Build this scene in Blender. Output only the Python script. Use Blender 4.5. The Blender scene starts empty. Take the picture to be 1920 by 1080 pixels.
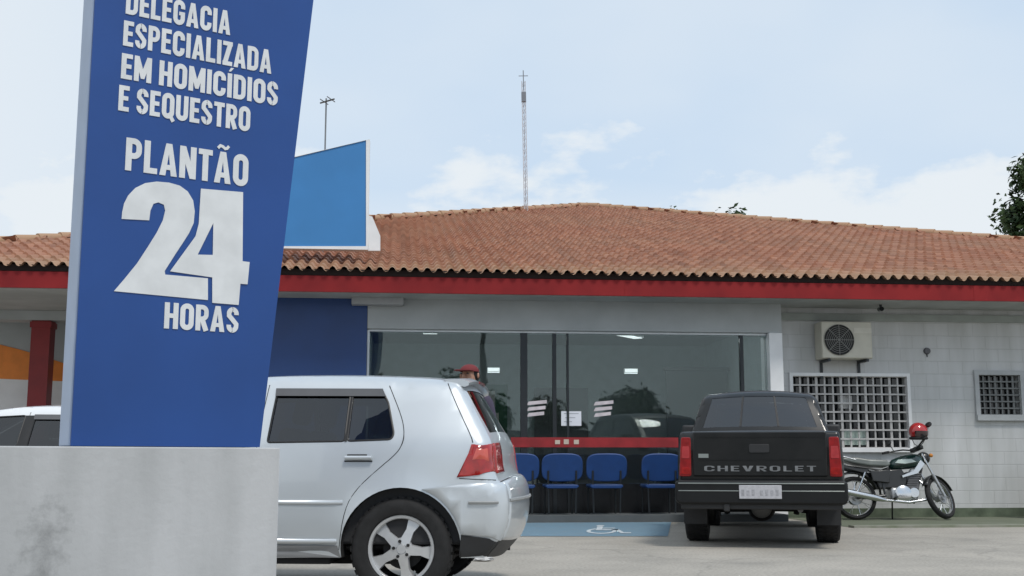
import bpy, bmesh, math, random
import numpy as np
from mathutils import Vector, Matrix, geometry
R = math.radians
S = bpy.context.scene
COL = S.collection
random.seed(7)

# ------------------------------------------------------------------ camera
FPX, EYE = 2200.0, 0.85                       # focal length in pixels of a 1920 wide picture, eye height
PITCH = math.atan(325 / FPX)
cd = bpy.data.cameras.new('camera'); cam = bpy.data.objects.new('camera', cd); COL.objects.link(cam)
cam.location = (0, 0, EYE); cam.rotation_euler = (R(90) + PITCH, 0, 0)
cd.sensor_width = 36; cd.lens = FPX / 1920 * 36; cd.clip_end = 3000; cd.clip_start = 0.05
S.camera = cam

# ------------------------------------------------------------------ sky, sun, exposure
SUN_EL, SUN_AZ = R(58), R(148)                # azimuth measured from +Y towards +X
sd = Vector((math.sin(SUN_AZ) * math.cos(SUN_EL), math.cos(SUN_AZ) * math.cos(SUN_EL), math.sin(SUN_EL)))
ld = bpy.data.lights.new('sun', 'SUN'); ld.energy = 2.1; ld.angle = R(12); ld.color = (1, .95, .88)
lo = bpy.data.objects.new('sun', ld); COL.objects.link(lo); lo.location = (0, 0, 30)
lo.rotation_euler = sd.to_track_quat('Z', 'Y').to_euler()
W = bpy.data.worlds.new("World"); S.world = W; W.use_nodes = True
nt = W.node_tree; N = nt.nodes; L = nt.links
bg = N['Background']; bg.inputs['Strength'].default_value = 0.12
sky = N.new('ShaderNodeTexSky'); sky.sky_type = 'NISHITA'; sky.sun_disc = False
sky.sun_elevation = SUN_EL; sky.sun_rotation = SUN_AZ; sky.dust_density = 2.0; sky.air_density = 1.0; sky.ozone_density = 2.0
tc = N.new('ShaderNodeTexCoord'); sep = N.new('ShaderNodeSeparateXYZ'); L.new(tc.outputs['Generated'], sep.inputs[0])
def wmath(op, a, b=None, c=None):
    n = N.new('ShaderNodeMath'); n.operation = op
    for i, q in enumerate((a, b, c)):
        if q is None: continue
        if isinstance(q, (int, float)): n.inputs[i].default_value = q
        else: L.new(q, n.inputs[i])
    return n.outputs[0]
def wmap(v, a, b, c=0., d=1.):
    n = N.new('ShaderNodeMapRange'); n.interpolation_type = 'SMOOTHSTEP'
    L.new(v, n.inputs[0])
    for i, q in enumerate((a, b, c, d)): n.inputs[i + 1].default_value = q
    return n.outputs[0]
mp = N.new('ShaderNodeMapping'); mp.inputs['Scale'].default_value = (1, 1, 2.0); mp.inputs['Location'].default_value = (1.93, 1.02, .1); L.new(tc.outputs['Generated'], mp.inputs[0])
nz = N.new('ShaderNodeTexNoise'); nz.inputs['Scale'].default_value = 7.5; nz.inputs['Detail'].default_value = 7; nz.inputs['Roughness'].default_value = .55; L.new(mp.outputs[0], nz.inputs[0])
nz2 = N.new('ShaderNodeTexNoise'); nz2.inputs['Scale'].default_value = 2.0; nz2.inputs['Detail'].default_value = 4; L.new(mp.outputs[0], nz2.inputs[0])
# clouds: a bank low over the roofs, thin veil above and to the left
edge = wmath('MULTIPLY_ADD', nz.outputs[0], .46, .0)
low = wmap(wmath('SUBTRACT', edge, sep.outputs[2]), -.03, .045)
veil = wmath('MULTIPLY', wmap(nz2.outputs[0], .35, .75), .48)
left = wmap(sep.outputs[0], -.05, -.42, 0., .75)
hzn = wmap(sep.outputs[2], .275, .175, 0., .6)
fac = wmath('MAXIMUM', wmath('MAXIMUM', hzn, wmath('MULTIPLY', low, .92)), wmath('MAXIMUM', veil, left))
hz = N.new('ShaderNodeMix'); hz.data_type = 'RGBA'; hz.inputs['Factor'].default_value = .80
L.new(sky.outputs[0], hz.inputs[6]); hz.inputs[7].default_value = (5.1, 6.5, 8.1, 1)
mx = N.new('ShaderNodeMix'); mx.data_type = 'RGBA'; L.new(fac, mx.inputs['Factor'])
L.new(hz.outputs[2], mx.inputs[6]); mx.inputs[7].default_value = (6.9, 7.3, 7.6, 1)
L.new(mx.outputs[2], bg.inputs['Color'])
S.view_settings.view_transform = 'Standard'; S.view_settings.look = 'None'
S.view_settings.exposure = 0.0; S.view_settings.gamma = 1.0

# ------------------------------------------------------------------ pixel helpers (plan lay-out only)
def ray(x, y):
    a = (x - 960) / FPX; b = (540 - y) / FPX
    return Vector((a, math.cos(PITCH) - b * math.sin(PITCH), math.sin(PITCH) + b * math.cos(PITCH)))
def at(x, y, Y):
    d = ray(x, y); return Vector((0, 0, EYE)) + d * (Y / d.y)
def gr(x, y):
    d = ray(x, y); return Vector((0, 0, EYE)) - d * (EYE / d.z)
def onplane(x, y, o, th, off=0.):
    e = Vector((math.cos(th), math.sin(th), 0)); n = Vector((-math.sin(th), math.cos(th), 0))
    o = Vector(o) + n * off; c = Vector((0, 0, EYE)); d = ray(x, y)
    P = c + d * ((o - c).dot(n) / d.dot(n)); return ((P - o).dot(e), P.z)

# ------------------------------------------------------------------ materials
MATS = {}
def mat(name, col, rough=.6, metal=0., var=.12, scale=6., bump=0., bscale=60., coat=0., spec=.5, col2=None, stretch=(1, 1, 1), detail=6., lo=.35, hi=.65):
    if name in MATS: return MATS[name]
    m = bpy.data.materials.new(name); m.use_nodes = True; t = m.node_tree; n = t.nodes; l = t.links
    p = n['Principled BSDF']; p.inputs['Roughness'].default_value = rough; p.inputs['Metallic'].default_value = metal
    p.inputs['Coat Weight'].default_value = coat; p.inputs['Coat Roughness'].default_value = .04; p.inputs['Specular IOR Level'].default_value = spec
    c = n.new('ShaderNodeTexCoord'); mpn = n.new('ShaderNodeMapping'); mpn.inputs['Scale'].default_value = stretch; l.new(c.outputs['Object'], mpn.inputs[0])
    z = n.new('ShaderNodeTexNoise'); z.inputs['Scale'].default_value = scale; z.inputs['Detail'].default_value = detail; l.new(mpn.outputs[0], z.inputs[0])
    r = n.new('ShaderNodeValToRGB'); l.new(z.outputs[0], r.inputs[0])
    a = col; b = col2 if col2 else tuple(x * (1 - var) for x in col)
    r.color_ramp.elements[0].position = lo; r.color_ramp.elements[1].position = hi
    r.color_ramp.elements[0].color = (*b, 1); r.color_ramp.elements[1].color = (*a, 1)
    l.new(r.outputs[0], p.inputs['Base Color'])
    if bump:
        z2 = n.new('ShaderNodeTexNoise'); z2.inputs['Scale'].default_value = bscale; z2.inputs['Detail'].default_value = 4; l.new(c.outputs['Object'], z2.inputs[0])
        bn = n.new('ShaderNodeBump'); bn.inputs['Strength'].default_value = bump; bn.inputs['Distance'].default_value = .01; l.new(z2.outputs[0], bn.inputs['Height']); l.new(bn.outputs[0], p.inputs['Normal'])
    MATS[name] = m; return m
def glassmat(name, tint, refl_rough=.02, trans=.5, gcol=(.95, .97, 1, 1)):
    if name in MATS: return MATS[name]
    m = bpy.data.materials.new(name); m.use_nodes = True; t = m.node_tree; n = t.nodes; l = t.links
    out = n['Material Output']; n.remove(n['Principled BSDF'])
    tr = n.new('ShaderNodeBsdfTransparent'); tr.inputs[0].default_value = (*tint, 1)
    gl = n.new('ShaderNodeBsdfGlossy'); gl.inputs['Roughness'].default_value = refl_rough; gl.inputs[0].default_value = gcol
    fr = n.new('ShaderNodeFresnel'); fr.inputs[0].default_value = 1.5
    z = n.new('ShaderNodeTexNoise'); z.inputs['Scale'].default_value = 1.2; c = n.new('ShaderNodeTexCoord'); l.new(c.outputs['Object'], z.inputs[0])
    bn = n.new('ShaderNodeBump'); bn.inputs['Strength'].default_value = .06; bn.inputs['Distance'].default_value = .02; l.new(z.outputs[0], bn.inputs['Height']); l.new(bn.outputs[0], gl.inputs['Normal'])
    ml = n.new('ShaderNodeMath'); ml.operation = 'MULTIPLY_ADD'; ml.inputs[1].default_value = 1.0; ml.inputs[2].default_value = trans; l.new(fr.outputs[0], ml.inputs[0])
    mxs = n.new('ShaderNodeMixShader'); l.new(ml.outputs[0], mxs.inputs[0]); l.new(tr.outputs[0], mxs.inputs[1]); l.new(gl.outputs[0], mxs.inputs[2]); l.new(mxs.outputs[0], out.inputs[0])
    MATS[name] = m; return m

# ------------------------------------------------------------------ mesh helpers
class MB:
    def __init__(s): s.v = []; s.f = []
    def add(s, vs, fs):
        o = len(s.v); s.v += [tuple(v) for v in vs]; s.f += [tuple(i + o for i in f) for f in fs]; return s
    def box(s, x0, x1, y0, y1, z0, z1, M=None):
        vs = [(x, y, z) for x in (x0, x1) for y in (y0, y1) for z in (z0, z1)]
        if M: vs = [M @ Vector(v) for v in vs]
        return s.add(vs, [(0, 1, 3, 2), (4, 6, 7, 5), (0, 4, 5, 1), (2, 3, 7, 6), (0, 2, 6, 4), (1, 5, 7, 3)])
    def cyl(s, p0, p1, r0, r1=None, n=12, cap=True):
        r1 = r0 if r1 is None else r1
        p0 = Vector(p0); p1 = Vector(p1); q = (p1 - p0).to_track_quat('Z', 'Y'); vs = []
        for p, r in ((p0, r0), (p1, r1)):
            for i in range(n):
                a = 2 * math.pi * i / n; vs.append(p + q @ Vector((r * math.cos(a), r * math.sin(a), 0)))
        fs = [(i, (i + 1) % n, n + (i + 1) % n, n + i) for i in range(n)]
        if cap: fs += [tuple(range(n))[::-1], tuple(range(n, 2 * n))]
        return s.add(vs, fs)
    def tube(s, path, r, n=8, close=False):
        P = [Vector(p) for p in path]; k = len(P); vs = []; rr = r if isinstance(r, (list, tuple)) else [r] * k
        up = None
        for i in range(k):
            a = P[(i - 1) % k] if (close or i) else P[0]; b = P[(i + 1) % k] if (close or i < k - 1) else P[-1]
            t = (b - a).normalized()
            if up is None:
                up = t.orthogonal().normalized()
            up = (up - t * up.dot(t)); up = up.normalized() if up.length > 1e-6 else t.orthogonal().normalized()
            w = t.cross(up)
            for j in range(n):
                q = 2 * math.pi * j / n; vs.append(P[i] + (up * math.cos(q) + w * math.sin(q)) * rr[i])
        fs = []
        for i in range(k if close else k - 1):
            for j in range(n):
                a = i * n + j; b = i * n + (j + 1) % n; c = ((i + 1) % k) * n + (j + 1) % n; d = ((i + 1) % k) * n + j
                fs.append((a, b, c, d))
        if not close: fs += [tuple(range(n))[::-1], tuple(range((k - 1) * n, k * n))]
        return s.add(vs, fs)
    def lathe(s, prof, n=40, M=None, close=False):
        """profile of (radius, y): turned about the Y axis"""
        k = len(prof); vs = []
        for i in range(n):
            a = 2 * math.pi * i / n
            for r, y in prof:
                v = Vector((r * math.cos(a), y, r * math.sin(a))); vs.append(M @ v if M else v)
        fs = []
        for i in range(n):
            for j in range(k if close else k - 1):
                fs.append((i * k + j, ((i + 1) % n) * k + j, ((i + 1) % n) * k + (j + 1) % k, i * k + (j + 1) % k))
        return s.add(vs, fs)
    def ball(s, c, rx, ry, rz, n=16, m=10, M=None, lo=-90, hi=90):
        vs = []
        for i in range(m + 1):
            t = R(lo + (hi - lo) * i / m)
            for j in range(n):
                a = 2 * math.pi * j / n; v = Vector((c[0] + rx * math.cos(t) * math.cos(a), c[1] + ry * math.cos(t) * math.sin(a), c[2] + rz * math.sin(t))); vs.append(M @ v if M else v)
        fs = [(i * n + j, i * n + (j + 1) % n, (i + 1) * n + (j + 1) % n, (i + 1) * n + j) for i in range(m) for j in range(n)]
        return s.add(vs, fs)
    def prism(s, poly, d0, d1, plane='xz', M=None):
        """polygon extruded between two depths"""
        k = len(poly); vs = []
        for d in (d0, d1):
            for a, b in poly:
                v = Vector((a, d, b)) if plane == 'xz' else (Vector((a, b, d)) if plane == 'xy' else Vector((d, a, b)))
                vs.append(M @ v if M else v)
        return s.add(vs, [tuple(range(k)), tuple(range(k, 2 * k))[::-1]] + [(i, i + k, (i + 1) % k + k, (i + 1) % k) for i in range(k)])
    def build(s, name, m, parent=None, smooth=None, bevel=0., seg=2, weld=True):
        me = bpy.data.meshes.new(name); me.from_pydata(s.v, [], s.f); 
        bm = bmesh.new(); bm.from_mesh(me)
        if weld: bmesh.ops.remove_doubles(bm, verts=bm.verts, dist=2e-5)
        bmesh.ops.dissolve_degenerate(bm, edges=bm.edges, dist=1e-6)
        bmesh.ops.recalc_face_normals(bm, faces=bm.faces); bm.to_mesh(me); bm.free()
        me.materials.append(m); o = bpy.data.objects.new(name, me); COL.objects.link(o)
        if smooth is not None:
            me.shade_smooth(); me.set_sharp_from_angle(angle=R(smooth))
        if bevel:
            b = o.modifiers.new('bevel', 'BEVEL'); b.width = bevel; b.segments = seg; b.limit_method = 'ANGLE'; b.angle_limit = R(35)
            me.shade_smooth(); me.set_sharp_from_angle(angle=R(50))
        if parent: o.parent = parent
        return o
def tag(o, label=None, cat=None, group=None, kind=None):
    if label: o['label'] = label
    if cat: o['category'] = cat
    if group: o['group'] = group
    if kind: o['kind'] = kind
    return o
def thing(name, label, cat, loc=(0, 0, 0), rz=0., group=None):
    o = bpy.data.objects.new(name, None); COL.objects.link(o); o.location = loc; o.rotation_euler = (0, 0, rz); o.empty_display_size = .2
    return tag(o, label, cat, group)
def pip(P, poly):
    P = np.asarray(P); x, y = P[:, 0], P[:, 1]; ins = np.zeros(len(P), bool); n = len(poly)
    for i in range(n):
        x0, y0 = poly[i]; x1, y1 = poly[(i + 1) % n]
        c = ((y0 > y) != (y1 > y))
        if abs(y1 - y0) > 1e-12: ins ^= c & (x < (x1 - x0) * (y - y0) / (y1 - y0) + x0)
    return ins
def ribbon(pts, w, close=False):
    P = [np.array(p, float) for p in pts]; n = len(P); Lf = []; Rt = []
    for i in range(n):
        a = P[i - 1] if (close or i) else None; b = P[(i + 1) % n] if (close or i < n - 1) else None
        d0 = (P[i] - a) / np.linalg.norm(P[i] - a) if a is not None else None; d1 = (b - P[i]) / np.linalg.norm(b - P[i]) if b is not None else None
        if d0 is None: d0 = d1
        if d1 is None: d1 = d0
        n0 = np.array((-d0[1], d0[0])); n1 = np.array((-d1[1], d1[0])); m = n0 + n1; l = np.linalg.norm(m); m = m / l if l > .2 else n0; k = min(1 / max(.3, float(m @ n0)), 2.2)
        Lf.append(tuple(P[i] + m * w * k)); Rt.append(tuple(P[i] - m * w * k))
    if close: return [[Lf[i], Lf[(i + 1) % n], Rt[(i + 1) % n], Rt[i]] for i in range(n)]
    return [Lf + Rt[::-1]]
def arc2(cx, cy, rx, ry, a0, a1, n=8): return [(cx + rx * math.cos(R(a0 + (a1 - a0) * i / n)), cy + ry * math.sin(R(a0 + (a1 - a0) * i / n))) for i in range(n + 1)]
def glyph(c, s=.098):
    """bold condensed capitals: list of polygons in a cell of height 1, and the advance width"""
    W = .54; l, r, b, t = s, W - s, s * .88, 1 - s * .88; q = .17; acc = []
    base = {'Ã': 'A', 'Í': 'I'}.get(c, c)
    if c == 'Í': acc = [(.04, 1.08), (.13, 1.24), (.26, 1.24), (.13, 1.08)]
    if c == 'Ã': acc = 'til'
    o = []; c = base
    rr = lambda x0, x1, y0, y1: arc2(x1 - q, y1 - q, q, q, 0, 90) + arc2(x0 + q, y1 - q, q, q, 90, 180) + arc2(x0 + q, y0 + q, q, q, 180, 270) + arc2(x1 - q, y0 + q, q, q, 270, 360)
    if c == 'I': W = 2 * s + .0; o = ribbon([(s, 0), (s, 1)], s)
    elif c in 'EFL':
        W = .44; o = ribbon([(l, 0), (l, 1)], s) + ribbon([(l, b), (W, b)], s * .88) if c != 'F' else ribbon([(l, 0), (l, 1)], s)
        if c != 'L': o += ribbon([(l, t), (W, t)], s * .88) + ribbon([(l, .51), (W - .04, .51)], s * .84)
    elif c in 'OQ':
        o = ribbon(rr(l, r, b, t), s, True)
        if c == 'Q': o += ribbon([(.30, .22), (.52, -.10)], s * .8)
    elif c == 'D': o = ribbon([(l, 0), (l, 1)], s) + ribbon([(l, t), (r - q, t)] + arc2(r - q, t - q, q, q, 90, 0)[1:] + arc2(r - q, b + q, q, q, 0, -90) + [(l, b)], s * .95)
    elif c in 'CG':
        o = ribbon([(r, .66), (r, t - q)] + arc2(r - q, t - q, q, q, 0, 90)[1:] + arc2(l + q, t - q, q, q, 90, 180) + arc2(l + q, b + q, q, q, 180, 270) + arc2(r - q, b + q, q, q, 270, 360) + ([(r, .34)] if c == 'C' else [(r, .52)]), s)
        if c == 'G': o += ribbon([(.27, .46), (W, .46)], s * .75)
    elif c == 'S': W = .50; r = W - s; o = ribbon([(r, .70), (r, t - q)] + arc2(r - q, t - q, q, q, 0, 90)[1:] + arc2(l + q, t - q, q, q, 90, 180) + [(l, .66), (l + .10, .56), (r - .09, .44), (r, .34)] + arc2(r - q, b + q, q, q, 0, -90) + arc2(l + q, b + q, q, q, 270, 180) + [(l, .30)], s * .93)
    elif c in 'PR':
        W = .52; r = W - s; o = ribbon([(l, 0), (l, 1)], s) + ribbon([(l, t), (r - q, t)] + arc2(r - q, t - q, q, q, 90, 0)[1:] + arc2(r - q, .46 + q, q, q, 0, -90) + [(l, .46)], s * .9)
        if c == 'R': o += ribbon([(l + .15, .48), (W - s * .9, 0)], s)
    elif c == 'A': W = .58; o = [[(0, 0), (.19, 1), (.39, 1), (.58, 0), (.38, 0), (.29, .68), (.20, 0)]] + ribbon([(.12, .26), (.46, .26)], s * .8)
    elif c == 'V': W = .58; o = [[(0, 1), (.19, 0), (.39, 0), (.58, 1), (.38, 1), (.29, .30), (.20, 1)]]
    elif c in 'MN':
        W = .70 if c == 'M' else .56; o = ribbon([(l, 0), (l, 1)], s) + ribbon([(W - s, 0), (W - s, 1)], s)
        o += [[(0, 1), (.19, 1), (.35, .50), (.51, 1), (.70, 1), (.42, .12), (.28, .12)]] if c == 'M' else [[(0, 1), (.20, 1), (.56, 0), (.36, 0)]]
    elif c == 'H': o = ribbon([(l, 0), (l, 1)], s) + ribbon([(r, 0), (r, 1)], s) + ribbon([(l, .5), (r, .5)], s * .88)
    elif c == 'U': o = ribbon([(l, 1), (l, b + q)] + arc2(l + q, b + q, q, q, 180, 270)[1:] + arc2(r - q, b + q, q, q, 270, 360) + [(r, 1)], s)
    elif c == 'T': W = .48; o = ribbon([(0, t), (W, t)], s * .88) + ribbon([(W / 2, 0), (W / 2, 1)], s)
    elif c == 'Z': W = .46; o = ribbon([(0, t), (W, t)], s * .88) + ribbon([(0, b), (W, b)], s * .88) + [[(W - .22, t), (W, t), (.22, b), (0, b)]]
    if acc == 'til': o += ribbon([(.10, 1.10), (.18, 1.19), (.27, 1.17), (.35, 1.11), (.42, 1.13), (.48, 1.21)], .045)
    elif acc: o += [acc]
    return o, W
def text_mesh(txt, x0, x1, z0, z1, y, depth, gap=.075, name='lettering', m=None, parent=None, s=.098):
    """capitals drawn as strokes, fitted to a box on a plane of constant local y, facing -y"""
    polys = []; cx = 0.
    for c in txt:
        if c == ' ': cx += .24; continue
        g_, w = glyph(c, s); polys.append([[(a + cx, b_) for a, b_ in p] for p in g_]); cx += w + gap
    cx -= gap; mb = MB(); kx = (x1 - x0) / cx; kz = z1 - z0
    for g_ in polys:
        pts = []; ed = []
        for p in g_:
            o = len(pts); pts += [Vector(v) for v in p]; ed += [(o + i, o + (i + 1) % len(p)) for i in range(len(p))]
        v, e, f, *_ = geometry.delaunay_2d_cdt(pts, ed, [], 0, 1e-5); v = np.array([tuple(q) for q in v]); f = np.array(f); cen = v[f].mean(1); k = np.zeros(len(f), bool)
        for p in g_: k |= pip(cen, p)
        mb.add([(x0 + a * kx, y, z0 + b_ * kz) for a, b_ in v], [tuple(i) for i in f[k]])
    o = mb.build(name, m, parent); bm = bmesh.new(); bm.from_mesh(o.data); 
    for f in bm.faces:
        if f.normal.y > 0: f.normal_flip()
    r = bmesh.ops.extrude_face_region(bm, geom=bm.faces[:])
    for e in r['geom']:
        if isinstance(e, bmesh.types.BMVert): e.co.y += depth
    bmesh.ops.recalc_face_normals(bm, faces=bm.faces); bm.to_mesh(o.data); bm.free(); return o
def copy_tree(o, parent=None):
    c = o.copy(); COL.objects.link(c)
    if parent: c.parent = parent
    for ch in [x for x in bpy.data.objects if x.parent == o]: copy_tree(ch, c)
    return c

# ================================================================== GROUND
m_ground = mat('ground concrete', (.395, .365, .32), .9, scale=1.3, col2=(.31, .29, .255), bump=.35, bscale=45, lo=.3, hi=.7)
def wear(m):
    n = m.node_tree.nodes; l = m.node_tree.links; p = n['Principled BSDF']; src = p.inputs['Base Color'].links[0].from_socket; c = n.new('ShaderNodeTexCoord')
    def nd(t, **k):
        q = n.new(t)
        for a, v in k.items(): setattr(q, a, v)
        return q
    wz = nd('ShaderNodeTexNoise'); wz.inputs['Scale'].default_value = 1.6; wz.inputs['Detail'].default_value = 5; l.new(c.outputs['Object'], wz.inputs[0])
    ad = nd('ShaderNodeVectorMath', operation='MULTIPLY_ADD'); l.new(wz.outputs['Color'], ad.inputs[0]); ad.inputs[1].default_value = (.9, .9, 0); l.new(c.outputs['Object'], ad.inputs[2])
    vo = nd('ShaderNodeTexVoronoi', feature='DISTANCE_TO_EDGE'); vo.inputs['Scale'].default_value = .42; l.new(ad.outputs[0], vo.inputs[0])
    mr = nd('ShaderNodeMapRange'); l.new(vo.outputs['Distance'], mr.inputs[0]); mr.inputs[1].default_value = .002; mr.inputs[2].default_value = .010; mr.inputs[3].default_value = .22; mr.inputs[4].default_value = 0
    x1 = nd('ShaderNodeMix', data_type='RGBA'); l.new(mr.outputs[0], x1.inputs['Factor']); l.new(src, x1.inputs[6]); x1.inputs[7].default_value = (.10, .10, .09, 1)
    oz = nd('ShaderNodeTexNoise'); oz.inputs['Scale'].default_value = .55; oz.inputs['Detail'].default_value = 6; oz.inputs['Roughness'].default_value = .6; l.new(c.outputs['Object'], oz.inputs[0])
    m2 = nd('ShaderNodeMapRange'); l.new(oz.outputs[0], m2.inputs[0]); m2.inputs[1].default_value = .57; m2.inputs[2].default_value = .72; m2.inputs[3].default_value = 0; m2.inputs[4].default_value = .5
    x2 = nd('ShaderNodeMix', data_type='RGBA'); l.new(m2.outputs[0], x2.inputs['Factor']); l.new(x1.outputs[2], x2.inputs[6]); x2.inputs[7].default_value = (.17, .165, .15, 1)
    gz = nd('ShaderNodeTexNoise'); gz.inputs['Scale'].default_value = 38; gz.inputs['Detail'].default_value = 3; l.new(c.outputs['Object'], gz.inputs[0])
    m3 = nd('ShaderNodeMapRange'); l.new(gz.outputs[0], m3.inputs[0]); m3.inputs[1].default_value = .3; m3.inputs[2].default_value = .7; m3.inputs[3].default_value = .80; m3.inputs[4].default_value = 1.15
    x3 = nd('ShaderNodeVectorMath', operation='SCALE'); l.new(x2.outputs[2], x3.inputs[0]); l.new(m3.outputs[0], x3.inputs['Scale']); l.new(x3.outputs[0], p.inputs['Base Color'])
wear(m_ground)
g = MB(); g.add([(-900, -900, 0), (900, -900, 0), (900, 900, 0), (-900, 900, 0)], [(0, 1, 2, 3)])
tag(g.build('ground', m_ground), kind='structure')
TB = R(5.6); BO = Vector((0, 16.7, 0))
def bplan(a, y, z=0.): return BO + Vector((a * math.cos(TB) - y * math.sin(TB), a * math.sin(TB) + y * math.cos(TB), z))
# mossy pavement strip along the right wall and the low kerb in front
pv = MB(); pv.add([bplan(4.25, -1.55, .004), bplan(17.2, -1.55, .004), bplan(17.2, .999, .004), bplan(4.25, .999, .004)], [(0, 1, 2, 3)])
tag(pv.build('pavement', mat('mossy paving', (.17, .18, .135), .95, scale=2.2, col2=(.10, .12, .075), stretch=(.5, 4, 1), bump=.4, bscale=30)), kind='structure')
kb = MB(); kb.add([bplan(4.25, -1.75), bplan(17.2, -1.75), bplan(17.2, -1.55), bplan(4.25, -1.55), bplan(4.25, -1.75, .03), bplan(17.2, -1.75, .03), bplan(17.2, -1.55, .03), bplan(4.25, -1.55, .03)],
  [(0, 1, 5, 4), (1, 2, 6, 5), (2, 3, 7, 6), (3, 0, 4, 7), (4, 5, 6, 7)])
tag(kb.build('kerb', mat('kerb concrete', (.27, .27, .23), .9, scale=4, col2=(.17, .19, .13))), kind='structure')
# painted bay
bay = MB(); bq = [gr(940, 1006), gr(1252, 1006), None, None]
bay.add([(bq[0].x, bq[0].y, .004), (bq[1].x, bq[1].y, .004), tuple(bplan(2.25, -.07, .004)), tuple(bplan(-.35, -.07, .004))], [(0, 1, 2, 3)])
bayo = tag(bay.build('parking_bay', mat('blue bay paint', (.14, .23, .30), .8, scale=7, col2=(.16, .22, .26), lo=.25, hi=.5)), kind='structure')
sy = MB()
def sym(u, v):                                  # u right, v away, unit square -> the bay
    return Vector((.78 + u * .62 + v * .18, 14.05 + v * 1.9, .008))
def ring(cx, cy, r0, r1, a0, a1, n=20):
    vs = []; fs = []
    for i in range(n + 1):
        a = R(a0 + (a1 - a0) * i / n)
        vs += [sym(cx + r0 * math.cos(a), cy + r0 * math.sin(a)), sym(cx + r1 * math.cos(a), cy + r1 * math.sin(a))]
    for i in range(n): fs.append((2 * i, 2 * i + 1, 2 * i + 3, 2 * i + 2))
    sy.add(vs, fs)
ring(.42, .32, .22, .30, 120, 395); ring(.36, .92, 0, .085, 0, 360)
sy.add([sym(.30, .40), sym(.42, .40), sym(.42, .82), sym(.30, .82)], [(0, 1, 2, 3)])
sy.add([sym(.425, .40), sym(.75, .40), sym(.75, .49), sym(.425, .49)], [(0, 1, 2, 3)]); sy.add([sym(.425, .60), sym(.68, .60), sym(.68, .67), sym(.425, .67)], [(0, 1, 2, 3)])
sy.add([sym(.755, .49), sym(.66, .49), sym(.80, .08), sym(1.0, .08), sym(1.0, .16), sym(.86, .16)], [(0, 1, 2, 3, 4, 5)])
sy.build('wheelchair_symbol', mat('white road paint', (.62, .66, .68), .8, scale=14, col2=(.38, .44, .48)), bayo, weld=False)

# ================================================================== POLICE STATION
def brickwall(name, col, col2, bump=.5):
    m = mat(name, col, .8, scale=2.6, col2=col2, lo=.28, hi=.72, stretch=(1.6, 1, .28), detail=8)
    n = m.node_tree.nodes; l = m.node_tree.links; p = n['Principled BSDF']
    c = n.new('ShaderNodeTexCoord'); s_ = n.new('ShaderNodeSeparateXYZ'); l.new(c.outputs['Object'], s_.inputs[0]); cb = n.new('ShaderNodeCombineXYZ'); l.new(s_.outputs[0], cb.inputs[0]); l.new(s_.outputs[2], cb.inputs[1])
    b = n.new('ShaderNodeTexBrick'); b.inputs['Scale'].default_value = 1; b.inputs['Brick Width'].default_value = .4; b.inputs['Row Height'].default_value = .2; b.inputs['Mortar Size'].default_value = .006; b.inputs['Mortar Smooth'].default_value = .4
    l.new(cb.outputs[0], b.inputs[0]); bn = n.new('ShaderNodeBump'); bn.inputs['Strength'].default_value = bump; bn.inputs['Distance'].default_value = .006; bn.invert = True
    l.new(b.outputs['Fac'], bn.inputs['Height']); l.new(bn.outputs[0], p.inputs['Normal'])
    src = p.inputs['Base Color'].links[0].from_socket; mx_ = n.new('ShaderNodeMix'); mx_.data_type = 'RGBA'; ml = n.new('ShaderNodeMath'); ml.operation = 'MULTIPLY'; ml.inputs[1].default_value = .2; l.new(b.outputs['Fac'], ml.inputs[0]); l.new(ml.outputs[0], mx_.inputs['Factor']); l.new(src, mx_.inputs[6]); mx_.inputs[7].default_value = (.22, .22, .22, 1); l.new(mx_.outputs[2], p.inputs['Base Color']); return m
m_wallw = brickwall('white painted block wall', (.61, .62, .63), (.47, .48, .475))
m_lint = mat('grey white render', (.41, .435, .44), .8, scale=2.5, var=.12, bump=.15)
m_red = mat('red fascia paint', (.26, .020, .022), .7, spec=.2, scale=1.6, col2=(.18, .014, .017), bump=.1, bscale=10)
m_white = mat('white paint', (.78, .79, .80), .5, var=.08, scale=4)
m_soff = mat('soffit boards', (.42, .43, .42), .8, scale=2, var=.2)
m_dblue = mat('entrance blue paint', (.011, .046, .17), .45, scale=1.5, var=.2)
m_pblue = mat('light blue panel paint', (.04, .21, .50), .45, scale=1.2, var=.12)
m_alu = mat('dark aluminium', (.035, .04, .045), .4, metal=.5)
m_silver = mat('silver aluminium', (.55, .58, .60), .35, metal=.7)
m_dark = mat('dark interior', (.035, .038, .04), .8)
m_glassdk = mat('dark pane', (.012, .014, .016), .08, spec=.6)

st = thing('police_station', 'long white police station with red fascia and hipped terracotta tile roof', 'building', BO, TB)
A0, A1 = -10.4, 17.3
SOF = 3.215
# right wall with two window openings
WIN = [(4.444, 6.27, 1.054, 2.154), (7.442, 8.121, 1.57, 2.192)]
rw = MB(); xs = [4.17, WIN[0][0], WIN[0][1], WIN[1][0], WIN[1][1], A1]
for i in range(5):
    if i in (1, 3):
        w = WIN[0] if i == 1 else WIN[1]
        rw.box(xs[i], xs[i + 1], 1.0, 1.2, 0, w[2]); rw.box(xs[i], xs[i + 1], 1.0, 1.2, w[3], SOF)
    else: rw.box(xs[i], xs[i + 1], 1.0, 1.2, 0, SOF)
rw.build('front_wall', m_wallw, st)
md = MB(); md.box(4.17, A1, .955, .998, 3.02, 3.13); md.build('wall_moulding', mat('grey moulding', (.33, .36, .34), .7), st)
mb_ = MB(); mb_.box(4.17, A1, .985, .998, 0, .14); mb_.build('wall_base', mat('mossy base', (.13, .16, .11), .9, scale=5, col2=(.07, .09, .06)), st)
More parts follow.
